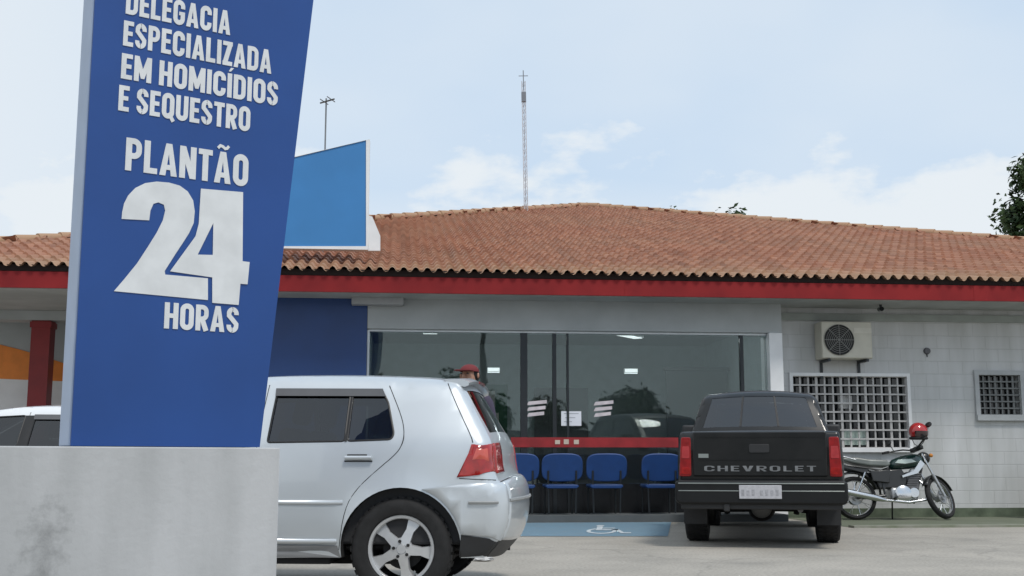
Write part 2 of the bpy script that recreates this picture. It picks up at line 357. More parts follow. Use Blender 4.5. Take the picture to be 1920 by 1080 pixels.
sw = MB(); sw.box(A0, A0 + .2, 3.3, 28, 0, SOF); sw.box(A1 - .2, A1, 1.201, 28, 0, SOF); sw.box(A0, A1, 28, 28.2, 0, SOF); sw.build('outer_wall', m_wallw, st)
# windows
def grille_window(w, nx, nz, bar, mg, mf, fr=.05):
    x0, x1, z0, z1 = w
    f = MB(); f.box(x0 - fr, x1 + fr, .96, .997, z1, z1 + fr); f.box(x0 - fr, x1 + fr, .93, .997, z0 - fr * 1.3, z0); f.box(x0 - fr, x0, .96, .997, z0, z1); f.box(x1, x1 + fr, .96, .997, z0, z1)
    fo = f.build('window', mf, st)
    p = MB(); p.box(x0, x1, 1.15, 1.16, z0, z1); p.build('pane', m_glassdk, fo)
    gq = MB()
    for i in range(nx + 1):
        x = x0 + (x1 - x0) * i / nx; b = bar * (1.5 if i % 3 == 0 else 1); gq.box(max(x0, x - b / 2), min(x1, x + b / 2), 1.02, 1.045, z0, z1)
    for i in range(nz + 1):
        z = z0 + (z1 - z0) * i / nz; gq.box(x0, x1, 1.005, 1.018, max(z0, z - bar / 2), min(z1, z + bar / 2))
    gq.build('security_grille', mg, fo); return fo
m_grw = mat('white grille paint', (.52, .51, .50), .5, var=.2, scale=9, metal=0)
fo = grille_window(WIN[0], 14, 8, .025, m_grw, m_white)
nb = MB(); nb.box(5.28, 5.62, 1.10, 1.11, 1.10, 1.33); nb.build('notice', mat('greenish notice', (.45, .55, .50), .6, scale=12), fo)
bw = MB(); bw.box(5.2, 5.42, 1.08, 1.12, 1.66, 1.86); bw.build('notice', mat('pale notice', (.5, .5, .49), .6, scale=12), fo)
grille_window(WIN[1], 7, 6, .022, mat('grey grille paint', (.16, .17, .17), .5), mat('grey window frame', (.42, .44, .45), .5), .07)
# storefront
GX0, GX1, GZ0, GZ1 = -2.05, 3.955, .10, 2.765
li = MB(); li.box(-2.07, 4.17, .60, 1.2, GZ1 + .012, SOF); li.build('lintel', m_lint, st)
pi_ = MB(); pi_.box(3.96, 4.168, .57, 1.0, 0, GZ1 + .01); pi_.build('pillar', m_white, st, bevel=.008)
stp = MB(); stp.box(-2.07, 3.958, -.05, 1.1, 0, GZ0); stp.build('doorstep', mat('dark step', (.10, .11, .115), .8), st)
gl = MB(); gl.box(GX0, GX1, .700, .708, GZ0, GZ1); glo = gl.build('shopfront_glass', glassmat('shopfront glass', (.84, .88, .88), .015, .018, (.88, 1, 1, 1)), st)
fr = MB(); fr.box(GX0 - .02, GX0 + .012, .66, .74, GZ0, GZ1); fr.box(GX0, GX1, .672, .736, GZ1 - .022, GZ1 + .01); fr.build('glass_frame', m_silver, glo)
for a, wd, z0, z1 in ((.245, .10, GZ0, GZ1), (.70, .055, GZ0, GZ1), (.90, .03, GZ0, GZ1), (3.56, .05, GZ0, GZ1)):
    q = MB(); q.box(a - wd / 2, a + wd / 2, .665, .745, z0, z1 - .023); q.build('mullion', m_alu, glo)
kp = MB(); kp.box(GX0 + .015, GX1, .685, .697, GZ0, .52); kp.build('kick_panel', mat('black kick panel', (.012, .013, .015), .25), glo)
# red door band with worn pale lettering marks
rb = MB(); rb.box(.05, 2.55, .655, .664, 1.055, 1.20); rbo = rb.build('door_band', mat('red band', (.33, .02, .025), .5, var=.3, scale=5), glo)
for k, (a, h) in enumerate(((.70, .06), (.83, .07), (.98, .065))):
    q = MB(); q.box(a, a + .075, .650, .654, 1.10, 1.10 + h); q.build('band_mark', mat('worn pale mark', (.6, .5, .42), .6), rbo)
# white sheet and two striped stickers on the doors
sh = MB(); sh.box(.80, 1.10, .690, .694, 1.37, 1.585); tag(sh.build('notice_sheet', mat('paper', (.74, .76, .82), .7, var=.05), None), 'white paper sheet taped to the dark glass doors above the red band', 'notice').matrix_world = st.matrix_world
def place_b(o):
    o.location = BO; o.rotation_euler = (0, 0, TB); return o
place_b(bpy.data.objects['notice_sheet'])
ln = MB()
for k in range(3): ln.box(.84 + .02 * (k % 2), 1.06 - .05 * k, .6885, .6895, 1.545 - .06 * k, 1.555 - .06 * k)
ln.build('printed_line', mat('grey print', (.35, .37, .42), .7), bpy.data.objects['notice_sheet'])
for x0, lab in ((.285, 'pale striped sticker on dark glass, left of the white paper sheet'), (1.285, 'pale striped sticker on dark glass, right of the white paper sheet')):
    q = MB(); z = 1.535
    for k in range(3):
        q.prism([(x0 + .03, z + .19 - k * .085), (x0 + .30 - .02 * k, z + .215 - k * .085), (x0 + .30 - .02 * k, z + .165 - k * .085), (x0, z + .135 - k * .085)], .688, .692)
    tag(place_b(q.build('glass_sticker', mat('pale pink sticker', (.66, .60, .63), .6, scale=10, var=.2))), lab, 'sticker', 'striped stickers on the glass doors')
# interior behind the glass
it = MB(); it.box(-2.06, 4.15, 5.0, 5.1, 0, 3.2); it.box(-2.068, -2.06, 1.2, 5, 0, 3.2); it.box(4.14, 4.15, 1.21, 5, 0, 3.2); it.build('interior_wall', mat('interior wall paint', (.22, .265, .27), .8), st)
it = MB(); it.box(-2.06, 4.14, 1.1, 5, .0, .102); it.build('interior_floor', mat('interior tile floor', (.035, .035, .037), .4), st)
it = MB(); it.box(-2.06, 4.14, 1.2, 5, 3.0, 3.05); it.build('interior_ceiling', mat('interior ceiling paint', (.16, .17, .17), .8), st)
dbx = MB(); dbx.box(3.0, 4.08, 3.3, 3.38, .7, 2.45); dbx.box(2.96, 4.12, 3.27, 3.32, 2.40, 2.47); dbx.box(3.05, 3.13, 3.3, 3.38, .102, .7); dbx.box(3.95, 4.03, 3.3, 3.38, .102, .7)
tag(place_b(dbx.build('display_board', mat('black board', (.012, .015, .017), .5), None, bevel=.01)), 'tall black board standing inside behind the glass, right end', 'board')
cnt = MB(); cnt.box(1.3, 2.9, 3.6, 4.1, .102, 1.15); cnt.box(1.25, 2.95, 3.55, 4.15, 1.15, 1.2)
tag(place_b(cnt.build('reception_counter', mat('counter laminate', (.06, .06, .065), .5), None, bevel=.01)), 'dark reception counter in the dim room behind the glass', 'counter')
ps = MB(); ps.box(.9, 1.9, 4.96, 4.998, .102, 2.2); pd = ps.build('inner_door', mat('inner door paint', (.05, .055, .06), .5), st); ps = MB(); ps.box(1.72, 1.80, 4.92, 4.957, 1.05, 1.15); ps.build('handle', m_silver, pd)
nbd = thing('notice_board', 'green notice board with pale papers on the back wall inside', 'notice board', bplan(-.4, 4.97, 1.35), TB)
q = MB(); q.box(-.8, .8, -.02, .02, 0, .9); q.build('board', mat('green felt', (.03, .09, .06), .9), nbd)
for x0, z0 in ((-.7, .5), (-.42, .12), (-.3, .52), (.05, .2), (.35, .48), (.42, .08)): q = MB(); q.box(x0, x0 + .22, -.03, -.021, z0, z0 + .3); q.build('paper', mat('pinned paper', (.55, .55, .52), .8, scale=20, var=.25), nbd)
fc = thing('filing_cabinet', 'dark grey filing cabinet inside at the left end of the glass', 'cabinet', bplan(-1.5, 4.4, .102), TB)
q = MB(); q.box(-.25, .25, -.3, .3, 0, 1.45); q.build('cabinet_body', mat('cabinet grey', (.07, .075, .08), .45), fc, bevel=.01)
for k in range(4): q = MB(); q.box(-.23, .23, -.318, -.303, .05 + k * .35, .37 + k * .35); d_ = q.build('drawer', mat('cabinet drawer', (.09, .095, .10), .45), fc, bevel=.005); q = MB(); q.box(-.06, .06, -.335, -.320, .20 + k * .35, .23 + k * .35); q.build('handle', m_silver, d_)
m_lamp = bpy.data.materials.new('lamp diffuser'); m_lamp.use_nodes = True
pp = m_lamp.node_tree.nodes['Principled BSDF']; pp.inputs['Emission Color'].default_value = (.95, 1, 1, 1); pp.inputs['Emission Strength'].default_value = 1.2
_z = m_lamp.node_tree.nodes.new('ShaderNodeTexNoise'); m_lamp.node_tree.links.new(_z.outputs[0], pp.inputs['Roughness'])
def lampt(a, y, z, sx, sy_, sz, rz, lab):
    t = thing('ceiling_lamp', lab, 'lamp', bplan(a, y, z), TB + rz, 'small lamps inside the waiting room')
    q = MB(); q.box(-sx, sx, -sy_, sy_, 0, sz); q.build('lamp_body', m_white, t, bevel=.006)
    q = MB(); q.box(-sx * .92, sx * .92, -sy_ - .006, -sy_ - .001, sz * .15, sz * .85); q.box(-sx * .95, sx * .95, -sy_ * .9, sy_ * .9, -.012, -.001); q.build('diffuser', m_lamp, t)
lampt(-.10, 2.0, 2.26, .10, .03, .07, 0, 'small white lamp inside the glass, left of the thick mullion')
lampt(2.12, 2.0, 2.26, .11, .03, .07, 0, 'small white lamp inside the glass, near the black board')
lampt(-1.1, 2.4, 2.92, .12, .12, .07, 0, 'square ceiling lamp inside above the silver hatchback roof')
lampt(2.15, 2.6, 2.93, .08, .55, .06, R(-38), 'slanting tube lamp on the ceiling inside the right glass')
m_fill_tube = m_lamp.copy(); m_fill_tube.name = 'fill tube glow'; m_fill_tube.node_tree.nodes['Principled BSDF'].inputs['Emission Strength'].default_value = 20  # unseen tubes added to brighten the room behind the glass
for a_, lab in ((-1.0, 'left added fill tube hidden above the glass head, over the filing cabinet'), (.9, 'middle added fill tube hidden above the glass head'), (2.9, 'right added fill tube hidden above the glass head, over the black board')):
    t = thing('fill_tube', lab, 'lamp', bplan(a_, 2.0, 2.94), TB, 'added fill tubes of the waiting room')
    q = MB(); q.box(-.62, .62, -.08, .08, 0, .055); q.build('lamp_body', m_white, t, bevel=.006); q = MB(); q.cyl((-.6, -.03, -.02), (.6, -.03, -.02), .016); q.build('tube', m_fill_tube, t); q = MB(); q.cyl((-.6, .03, -.02), (.6, .03, -.02), .016); q.build('tube', m_fill_tube, t)  # body and two tubes of the added fill tube
# chairs in the waiting room
m_chair = mat('blue chair plastic', (.009, .048, .18), .5, var=.15)
def chair(a, y, lab):
    t = thing('waiting_chair', lab, 'chair', bplan(a, y, GZ0), TB, 'blue chairs along the glass front')
    s_ = MB(); s_.prism([(-.24, .0), (-.21, -.03), (.21, -.03), (.24, 0), (.22, .025), (-.22, .025)], -.22, .22, M=Matrix.Translation((0, 0, .40)))
    s_.build('seat', m_chair, t, bevel=.01)
    b_ = MB(); vs = []; n = 13
    for i in range(n):
        th = 2 * math.pi * i / (n - 1)
    pts = []
    for i in range(28):
        th = 2 * math.pi * i / 28; cx = math.copysign(abs(math.cos(th)) ** .55, math.cos(th)) * .295; cz = math.copysign(abs(math.sin(th)) ** .55, math.sin(th)) * .20; pts.append((cx, cz))
    b_.prism(pts, -.018, .018, M=Matrix.Translation((0, -.20, .665)) @ Matrix.Rotation(R(8), 4, 'X'))
    b_.build('backrest', m_chair, t, bevel=.012)
    for sx in (-1, 1):
        l_ = MB(); l_.tube([(sx * .2, -.215, .62), (sx * .2, -.20, .38), (sx * .19, -.2, .02)], .014); l_.build('leg', m_alu, t, smooth=40)
        l_ = MB(); l_.tube([(sx * .2, .2, .38), (sx * .2, .22, .0)], .014); l_.build('leg', m_alu, t, smooth=40)
    return t
for a, y, lab in ((.10, .26, 'blue waiting chair on the dark step nearest the silver hatchback'), (.72, .26, 'blue waiting chair on the dark step below the worn marks on the red band'), (1.36, .27, 'blue waiting chair on the dark step under the right striped sticker'), (2.16, .28, 'blue waiting chair on the dark step close to the pickup tail light')):
    chair(a, y, lab)
# blue entrance wall
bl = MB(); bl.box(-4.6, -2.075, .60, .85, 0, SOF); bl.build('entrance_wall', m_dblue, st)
wt = MB(); wt.box(-2.30, -1.55, .40, .592, 3.11, SOF - .002); wt.build('eave_bracket', mat('pale bracket paint', (.36, .37, .38), .7), st)
# left porch: back wall, mural, red column
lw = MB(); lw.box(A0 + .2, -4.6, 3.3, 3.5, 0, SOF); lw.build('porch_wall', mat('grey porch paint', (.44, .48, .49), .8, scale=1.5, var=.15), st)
def pw(x, y): return onplane(x, y, BO, TB, 3.285)
mu = MB(); top = [pw(x, y) for x, y in ((-260, 640), (-150, 634), (-60, 638), (0, 646), (40, 656), (80, 668), (120, 681), (300, 720))]
bot = [pw(300, 722), pw(-260, 700)]
mu.prism(top + bot, 3.285, 3.298); mu.build('orange_mural', mat('orange paint', (.86, .27, .045), .6, var=.15), st)
mu = MB(); a0, z0 = pw(-260, 703); a1, _ = pw(300, 703); mu.box(a0, a1, 3.287, 3.298, 0, z0 - .01); mu.build('white_dado', m_white, st)
rc = MB(); rc.box(-7.40, -7.11, 2.50, 2.79, 0, 3.06); rc.box(-7.42, -7.09, 2.48, 2.81, 2.95, 3.04); rc.build('porch_column', mat('dark red paint', (.24, .015, .018), .5, var=.2, scale=3), st)
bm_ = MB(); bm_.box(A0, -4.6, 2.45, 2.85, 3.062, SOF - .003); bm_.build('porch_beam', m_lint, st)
# soffit, fascia
EX0, EX1, EY1 = 3.46 - 14.42, 3.46 + 14.42, 28.85
so = MB(); so.box(EX0 + .05, EX1 - .05, .04, 28.8, SOF, SOF + .02); so.build('soffit', m_soff, st)
fa = MB(); fa.box(EX0, EX1, 0, .035, 3.225, 3.455); fa.box(EX0, EX0 + .035, .035, EY1, 3.225, 3.455); fa.box(EX1 - .035, EX1, .035, EY1, 3.225, 3.455); fa.box(EX0, EX1, EY1, EY1 + .035, 3.225, 3.455)
for k in range(5): fa.box(EX0 + 2 + k * 5.3, EX0 + 2.004 + k * 5.3, -.003, -.0005, 3.225, 3.455)
fa.build('fascia', m_red, st)
bt = MB(); bt.box(EX0, EX1, .05, .09, 3.455, 3.56); bt.build('eave_batten', mat('dark batten', (.03, .02, .018), .9), st)
# tiled roof: front slope as corrugated courses, other slopes the same coarser
AP = Vector((3.46, 14.4, 7.72)); EZ = 3.515; PER, CRS = .168, .37
def tilemat():
    m = bpy.data.materials.new('terracotta tiles'); m.use_nodes = True; n = m.node_tree.nodes; l = m.node_tree.links; p = n['Principled BSDF']; p.inputs['Roughness'].default_value = .85
    uv = n.new('ShaderNodeUVMap'); sp = n.new('ShaderNodeSeparateXYZ'); l.new(uv.outputs[0], sp.inputs[0]); fl = []
    for i in (0, 1):
        f_ = n.new('ShaderNodeMath'); f_.operation = 'FLOOR'; l.new(sp.outputs[i], f_.inputs[0]); fl.append(f_)
    cb = n.new('ShaderNodeCombineXYZ'); l.new(fl[0].outputs[0], cb.inputs[0]); l.new(fl[1].outputs[0], cb.inputs[1])
    wn = n.new('ShaderNodeTexWhiteNoise'); wn.noise_dimensions = '2D'; l.new(cb.outputs[0], wn.inputs[0])
    r = n.new('ShaderNodeValToRGB'); l.new(wn.outputs[0], r.inputs[0])
    r.color_ramp.elements[0].color = (.25, .106, .062, 1); r.color_ramp.elements[1].color = (.37, .174, .106, 1)
    e = r.color_ramp.elements.new(.5); e.color = (.31, .136, .082, 1)
    c = n.new('ShaderNodeTexCoord'); z = n.new('ShaderNodeTexNoise'); z.inputs['Scale'].default_value = .5; z.inputs['Detail'].default_value = 8; z.inputs['Roughness'].default_value = .65; l.new(c.outputs['Object'], z.inputs[0])
    mr = n.new('ShaderNodeMapRange'); l.new(z.outputs[0], mr.inputs[0]); mr.inputs[1].default_value = .42; mr.inputs[2].default_value = .75; mr.inputs[3].default_value = 0; mr.inputs[4].default_value = .6
    mxn = n.new('ShaderNodeMix'); mxn.data_type = 'RGBA'; l.new(mr.outputs[0], mxn.inputs['Factor']); l.new(r.outputs[0], mxn.inputs[6]); mxn.inputs[7].default_value = (.33, .20, .13, 1)
    # weathered pale lichen on the lowest courses
    mr2 = n.new('ShaderNodeMapRange'); l.new(sp.outputs[1], mr2.inputs[0]); mr2.inputs[1].default_value = 3.5; mr2.inputs[2].default_value = 0; mr2.inputs[3].default_value = 0; mr2.inputs[4].default_value = .55
    mx2 = n.new('ShaderNodeMix'); mx2.data_type = 'RGBA'; l.new(mr2.outputs[0], mx2.inputs['Factor']); l.new(mxn.outputs[2], mx2.inputs[6]); mx2.inputs[7].default_value = (.40, .29, .18, 1)
    ms = n.new('ShaderNodeMapping'); ms.inputs['Scale'].default_value = (.55, .11, 1); l.new(uv.outputs[0], ms.inputs[0])
    zs_ = n.new('ShaderNodeTexNoise'); zs_.inputs['Scale'].default_value = .8; zs_.inputs['Detail'].default_value = 7; zs_.inputs['Roughness'].default_value = .7; l.new(ms.outputs[0], zs_.inputs[0])
    mr3 = n.new('ShaderNodeMapRange'); l.new(zs_.outputs[0], mr3.inputs[0]); mr3.inputs[1].default_value = .50; mr3.inputs[2].default_value = .72; mr3.inputs[3].default_value = 0; mr3.inputs[4].default_value = .42
    mx3 = n.new('ShaderNodeMix'); mx3.data_type = 'RGBA'; l.new(mr3.outputs[0], mx3.inputs['Factor']); l.new(mx2.outputs[2], mx3.inputs[6]); mx3.inputs[7].default_value = (.135, .085, .062, 1)
    l.new(mx3.outputs[2], p.inputs['Base Color']); return m
m_tile = tilemat()
def slope(M, half, depth, sub):
    """corrugated triangular slope: u along the eave, v up the slope; M maps (u, horizontal depth, z) to building space"""
    vs = []; fs = []; uvs = []; rise = AP.z - EZ
    nc = int(2 * half / (PER / sub)) + 1; L_ = math.hypot(depth, rise); nr = int(L_ / CRS) + 1; idx = {}
    for r in range(nr):
        for e in (0, 1):
            t = min(1., (r + e) * CRS / L_); d = t * depth - .07; z = EZ + t * rise; lift = .034 if e == 0 else .0
            for c in range(nc):
                u = -half + c * PER / sub; ph = math.cos(2 * math.pi * c / sub); w = .034 * math.copysign(abs(ph) ** .7, ph)
                idx[(r, e, c)] = len(vs); jit = ((math.sin(r * 12.9898 + (c // sub) * 78.233) * 43758.5453) % 1 - .5) * .016; vs.append(M @ Vector((u, d, z + w + lift + jit))); uvs.append((c / sub + .25, r + e * .98))
        for c in range(nc - 1):
            um = abs(-half + (c + .5) * PER / sub)
            if um > half * (1 - r * CRS / L_) - .0: continue
            fs.append((idx[(r, 0, c)], idx[(r, 0, c + 1)], idx[(r, 1, c + 1)], idx[(r, 1, c)]))
            if r + 1 < nr and um < half * (1 - (r + 1) * CRS / L_): fs.append((idx[(r, 1, c)], idx[(r, 1, c + 1)], ('n', r + 1, c + 1), ('n', r + 1, c)))
    fs = [tuple(idx[(q[1], 0, q[2])] if isinstance(q, tuple) else q for q in f) for f in fs]
    return vs, fs, uvs
rv, rf, ru = [], [], []
for M, sub in ((Matrix.Translation((3.46, 0, 0)), 6), (Matrix.Translation((EX0, 14.42, 0)) @ Matrix.Rotation(R(-90), 4, 'Z'), 2), (Matrix.Translation((EX1, 14.42, 0)) @ Matrix.Rotation(R(90), 4, 'Z'), 2), (Matrix.Translation((3.46, 28.84, 0)) @ Matrix.Rotation(R(180), 4, 'Z'), 2)):
    v, f, u = slope(M, 14.42, 14.42, sub); o_ = len(rv); rv += v; rf += [tuple(i + o_ for i in q) for q in f]; ru += u
me = bpy.data.meshes.new('roof'); me.from_pydata([tuple(v) for v in rv], [], rf); uvl = me.uv_layers.new(name='UVMap')
li_ = np.empty(len(me.loops), dtype=np.int32); me.loops.foreach_get('vertex_index', li_)
uvl.data.foreach_set('uv', np.array(ru, dtype=np.float32)[li_].ravel()); me.materials.append(m_tile)
me.shade_smooth(); me.set_sharp_from_angle(angle=R(50)); roof = bpy.data.objects.new('roof', me); COL.objects.link(roof); roof.parent = st
un = MB(); c_ = [(EX0, .03, EZ - .05), (EX1, .03, EZ - .05), (EX1, EY1, EZ - .05), (EX0, EY1, EZ - .05), (AP.x, AP.y, AP.z - .10)]; un.add(c_, [(0, 1, 4), (1, 2, 4), (2, 3, 4), (3, 0, 4)]); un.build('roof_underlay', mat('dark batten', (0, 0, 0)), st)
rc = MB()
for ex, ey in ((EX0, 0), (EX1, 0), (EX0, EY1), (EX1, EY1)):
    p0 = Vector((ex, ey, EZ + .02)); p1 = AP + Vector((0, 0, .03)); n = 52
    for k in range(n):
        a = p0.lerp(p1, k / n); b = p0.lerp(p1, (k + 1.12) / n); rc.cyl(a + Vector((0, 0, .012)), b, .10, .085, 10)
me2 = rc.build('ridge_cap', m_tile, roof, smooth=40)
# blue sign fin standing through the roof over the entrance
sg = thing('roof_sign_panel', 'bright blue slanted-top panel with white border standing on the tiled roof', 'sign', BO, TB)
def bp_(x, y, d): return onplane(x, y, BO, TB, d)
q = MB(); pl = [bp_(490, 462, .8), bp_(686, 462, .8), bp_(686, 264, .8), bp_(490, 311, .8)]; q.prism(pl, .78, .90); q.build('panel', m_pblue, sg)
q = MB(); bb = bp_(690, 469, .8)
tl = bp_(490, 309.3, .8); q.prism([(pl[0][0], bb[1]), (bb[0], bb[1]), (bb[0], bp_(690, 262.2, .8)[1]), tl, (pl[3][0], pl[3][1] + .003), (pl[2][0] + .003, pl[2][1] + .003), (pl[1][0] + .003, pl[1][1] - .003), (pl[0][0], pl[0][1] - .003)], .765, .93)
q.prism([bp_(690.5, 404, .83), bp_(698, 406, .83), bp_(713, 442, .83), bp_(713, 470, .83), bp_(690.5, 470, .83)], .83, .95)
q.build('white_border', m_white, sg, weld=False)

# small things on the building
ac = thing('air_conditioner', 'cream outdoor air conditioner unit fixed above the grilled window', 'air conditioner', bplan(5.21, .95, 2.37), TB)
q = MB(); q.box(-.40, .40, -.30, .02, .03, .60); q.build('casing', mat('cream casing', (.55, .53, .45), .5, var=.1), ac, bevel=.02)
q = MB(); q.lathe([(.235, -.318), (.215, -.318), (.21, -.3035), (.0, -.3035)], 40, Matrix.Translation((-.13, 0, .315))); q.build('fan_opening', mat('dark fan', (.02, .02, .02), .7), ac, smooth=30)
q = MB()
for r_ in (.05, .08, .11, .14, .17, .20): q.tube([(-.13 + r_ * math.cos(R(k * 15)), -.322, .315 + r_ * math.sin(R(k * 15))) for k in range(24)], .0035, 5, True)
for k in range(8): q.tube([(-.13, -.32, .315), (-.13 + .235 * math.cos(R(k * 45)), -.32, .315 + .235 * math.sin(R(k * 45)))], .005, 5)
q.build('fan_grille', mat('grey grille', (.25, .25, .24), .5), ac)
q = MB(); q.prism([(.11, .5), (.39, .5), (.39, .42), (.11, .42)], -.306, -.302); q.build('badge_plate', mat('pale casing', (.62, .60, .52), .5), ac)
for sx in (-1, 1):
    q = MB(); q.box(sx * .3 - .02, sx * .3 + .02, -.33, .045, -.015, .025); q.box(sx * .3 - .02, sx * .3 + .02, .02, .045, -.26, -.016); q.build('bracket', m_alu, ac)
v = thing('wall_vent', 'tiny dark round fitting on the white wall between the two grilled windows', 'fitting', bplan(6.63, 1.0, 2.56), TB)  # small dark round vent, gives no light
q = MB(); q.lathe([(0, -.05), (.045, -.045), (.055, -.01), (.055, 0)], 16); q.build('cap', mat('grey fitting', (.10, .10, .11), .5), v, smooth=40)
q = MB(); q.tube([(0, 0, -.055), (0, -.01, -.09)], .01); q.build('cable_end', m_alu, v)
v = thing('security_camera', 'small black camera under the eave above the air conditioner', 'camera', bplan(5.70, .5, SOF), TB)
q = MB(); q.cyl((0, 0, -.045), (0, 0, -.001), .02); q.build('mount', m_alu, v); q = MB(); q.cyl((-.02, -.09, -.075), (0, .05, -.065), .035, .035, 14); q.build('camera_body', m_glassdk, v, smooth=40)
# mast and TV antenna on the roof
mt = at(987, 388, 29.0); tp = at(981, 132, 29.0); mst = thing('radio_mast', 'thin pale lattice mast rising behind the roof ridge', 'mast', mt - Vector((0, 0, .6)))
d_ = tp - mst.location; hgt = d_.length; lean = Vector((0, 0, 1)).rotation_difference(d_)
mst.rotation_euler = lean.to_euler(); rr = .05
m_mast = mat('pale mast steel', (.60, .60, .63), .5, metal=.0, var=.3, scale=2); q = MB(); cs = [(rr * math.cos(R(90 + 120 * k)), rr * math.sin(R(90 + 120 * k))) for k in range(3)]
for x, y in cs: q.tube([(x, y, 0), (x, y, hgt * .93)], .010, 6)
q.build('mast_leg', m_mast, mst)
q = MB(); nst = 22
for k in range(nst):
    z0 = hgt * .93 * k / nst; z1 = hgt * .93 * (k + 1) / nst
    for i in range(3): q.tube([(*cs[i], z0), (*cs[(i + 1) % 3], z1)], .005, 4)
q.build('bracing', m_mast, mst)
q = MB(); q.tube([(0, 0, hgt * .88), (0, 0, hgt)], .012, 6); q.tube([(-.12, 0, hgt * .965), (.12, 0, hgt * .965)], .01, 5); q.box(-.06, .06, -.05, .05, hgt * .80, hgt * .86); q.build('aerial', mat('grey aerial', (.2, .22, .25), .5), mst)
tb = at(609, 300, 18.6); ta = at(610, 190, 18.6); an = thing('television_antenna', 'thin television antenna on a pole behind the blue roof panel', 'antenna', (tb.x, tb.y, 3.9), TB)
h_ = ta.z - 3.9; q = MB(); q.tube([(0, 0, 0), (0, 0, h_ + .05)], .013, 8); q.build('pole', mat('grey pole', (.22, .23, .24), .5, metal=.4), an)
q = MB(); q.tube([(-.10, .1, h_), (.14, -.2, h_ - .02)], .014, 6)
for k in (1, 4): q.tube([(-.08 + k * .04 - .05, .08 - k * .05 - .14, h_ + .0), (-.08 + k * .04 + .06, .08 - k * .05 + .14, h_)], .008, 5)
q.build('crossbar', mat('dark aerial', (.10, .11, .11), .5), an)

# ================================================================== PYLON SIGN AND PLINTH
TP = R(34); PO = at(130, 832, 5.0)
py = thing('sign_pylon', 'tall blue police totem sign widening upwards, with white lettering', 'sign', (PO.x, PO.y, 0), TP)
def pp_(x, y): return onplane(x, y, PO, TP)
m_pyl = mat('blue sign vinyl', (.016, .068, .262), .38, var=.16, scale=1.3, spec=.4)
ZB, ZT = .915, 4.25; sl = (1.059 - .849) / (3.132 - .916)
wB = .849; wT = .849 + sl * (ZT - .916)
q = MB(); q.prism([(.006, ZB), (wB, ZB), (wT, ZT), (.006, ZT)], 0, .012); q.build('front_panel', m_pyl, py)
q = MB(); q.prism([(.0, ZB), (wB - .004, ZB), (wT - .004, ZT), (.0, ZT)], .014, .185); q.build('side_casing', mat('grey blue casing', (.30, .38, .52), .4, metal=.1, var=.1), py, bevel=.004)
q = MB(); q.prism([(.006, ZB), (wB, ZB), (wT, ZT), (.006, ZT)], .187, .197); q.build('rear_panel', m_pyl, py)
q = MB(); q.box(.12, .62, .05, .15, .86, ZB - .001); q.build('base_plate', m_alu, py)
m_let = mat('white vinyl letters', (.68, .70, .71), .5, var=.12, scale=9)
def line(t, p0, p1, h, wt=.075):               # bottom-left and bottom-right pixel of a line, letter height in metres
    a0, z0 = pp_(*p0); a1, z1 = pp_(*p1); text_mesh(t, a0, a1, (z0 + z1) / 2, (z0 + z1) / 2 + h, -.004, .0035, wt, 'lettering', m_let, py)
line('DELEGACIA', (235, 27), (431, 65), .118); line('ESPECIALIZADA', (230, 85), (508, 139), .118); line('EM HOMICÍDIOS', (226, 147), (520, 199), .118); line('E SEQUESTRO', (221, 207), (468, 247), .118)
line('PLANTÃO', (234, 316), (464, 353), .150); line('HORAS', (307, 612), (446, 628), .118)
two = [(683, 212), (686, 175), (697, 125), (720, 80), (760, 38), (815, 11), (880, 2), (950, 8), (1010, 25), (1055, 58), (1085, 108), (1094, 170), (1088, 235), (1062, 292), (1025, 350), (985, 410), (925, 505), (928, 525), (1168, 546), (1168, 668), (640, 618), (700, 548), (770, 462), (830, 370), (880, 290), (915, 220), (928, 165), (920, 132), (890, 119), (862, 127), (845, 165), (838, 220)]
q = MB(); q.prism([pp_(x / 3, 340 + y / 3) for x, y in two], -.004, -.0005); q.build('numeral', m_let, py)
fo_ = [(1128, 42), (1365, 62), (1362, 450), (1402, 455), (1390, 580), (1350, 577), (1340, 696), (1192, 684), (1192, 541), (955, 507), (1098, 310), (1116, 240)]
ho_ = [(1198, 235), (1195, 415), (1110, 413)]
P4 = [pp_(x / 3, 340 + y / 3) for x, y in fo_]; H4 = [pp_(x / 3, 340 + y / 3) for x, y in ho_]
def cdt(outer, holes, extra=()):
    pts = [Vector(p) for p in outer]; edges = [(i, (i + 1) % len(outer)) for i in range(len(outer))]
    for h in holes:
        o = len(pts); pts += [Vector(p) for p in h]; edges += [(o + i, o + (i + 1) % len(h)) for i in range(len(h))]
    pts += [Vector(p) for p in extra]
    v, e, f, *_ = geometry.delaunay_2d_cdt(pts, edges, [], 0, 1e-6)
    v = np.array([tuple(p) for p in v]); f = np.array(f); c = v[f].mean(1); k = pip(c, outer)
    for h in holes: k &= ~pip(c, h)
    return v, f[k]
v4, f4 = cdt(P4, [H4]); q = MB(); q.add([(a, -.004, b) for a, b in v4], [tuple(f) for f in f4]); o4 = q.build('numeral', m_let, py)
sm = o4.modifiers.new('thick', 'SOLIDIFY'); sm.thickness = .0035; sm.offset = 0
# plinth
PLZ = .912
pn = thing('concrete_plinth', 'rough grey rendered concrete block carrying the blue totem sign', 'plinth', (PO.x, PO.y, 0), TP)
pe = onplane(524, 900, PO, TP, -.05)[0]
m_pl = mat('grey render', (.47, .48, .49), .9, scale=2.4, col2=(.37, .38, .385), stretch=(1.6, 1, .35), bump=.2, bscale=28)
n_ = m_pl.node_tree.nodes; l_ = m_pl.node_tree.links; p_ = n_['Principled BSDF']; src = p_.inputs['Base Color'].links[0].from_socket
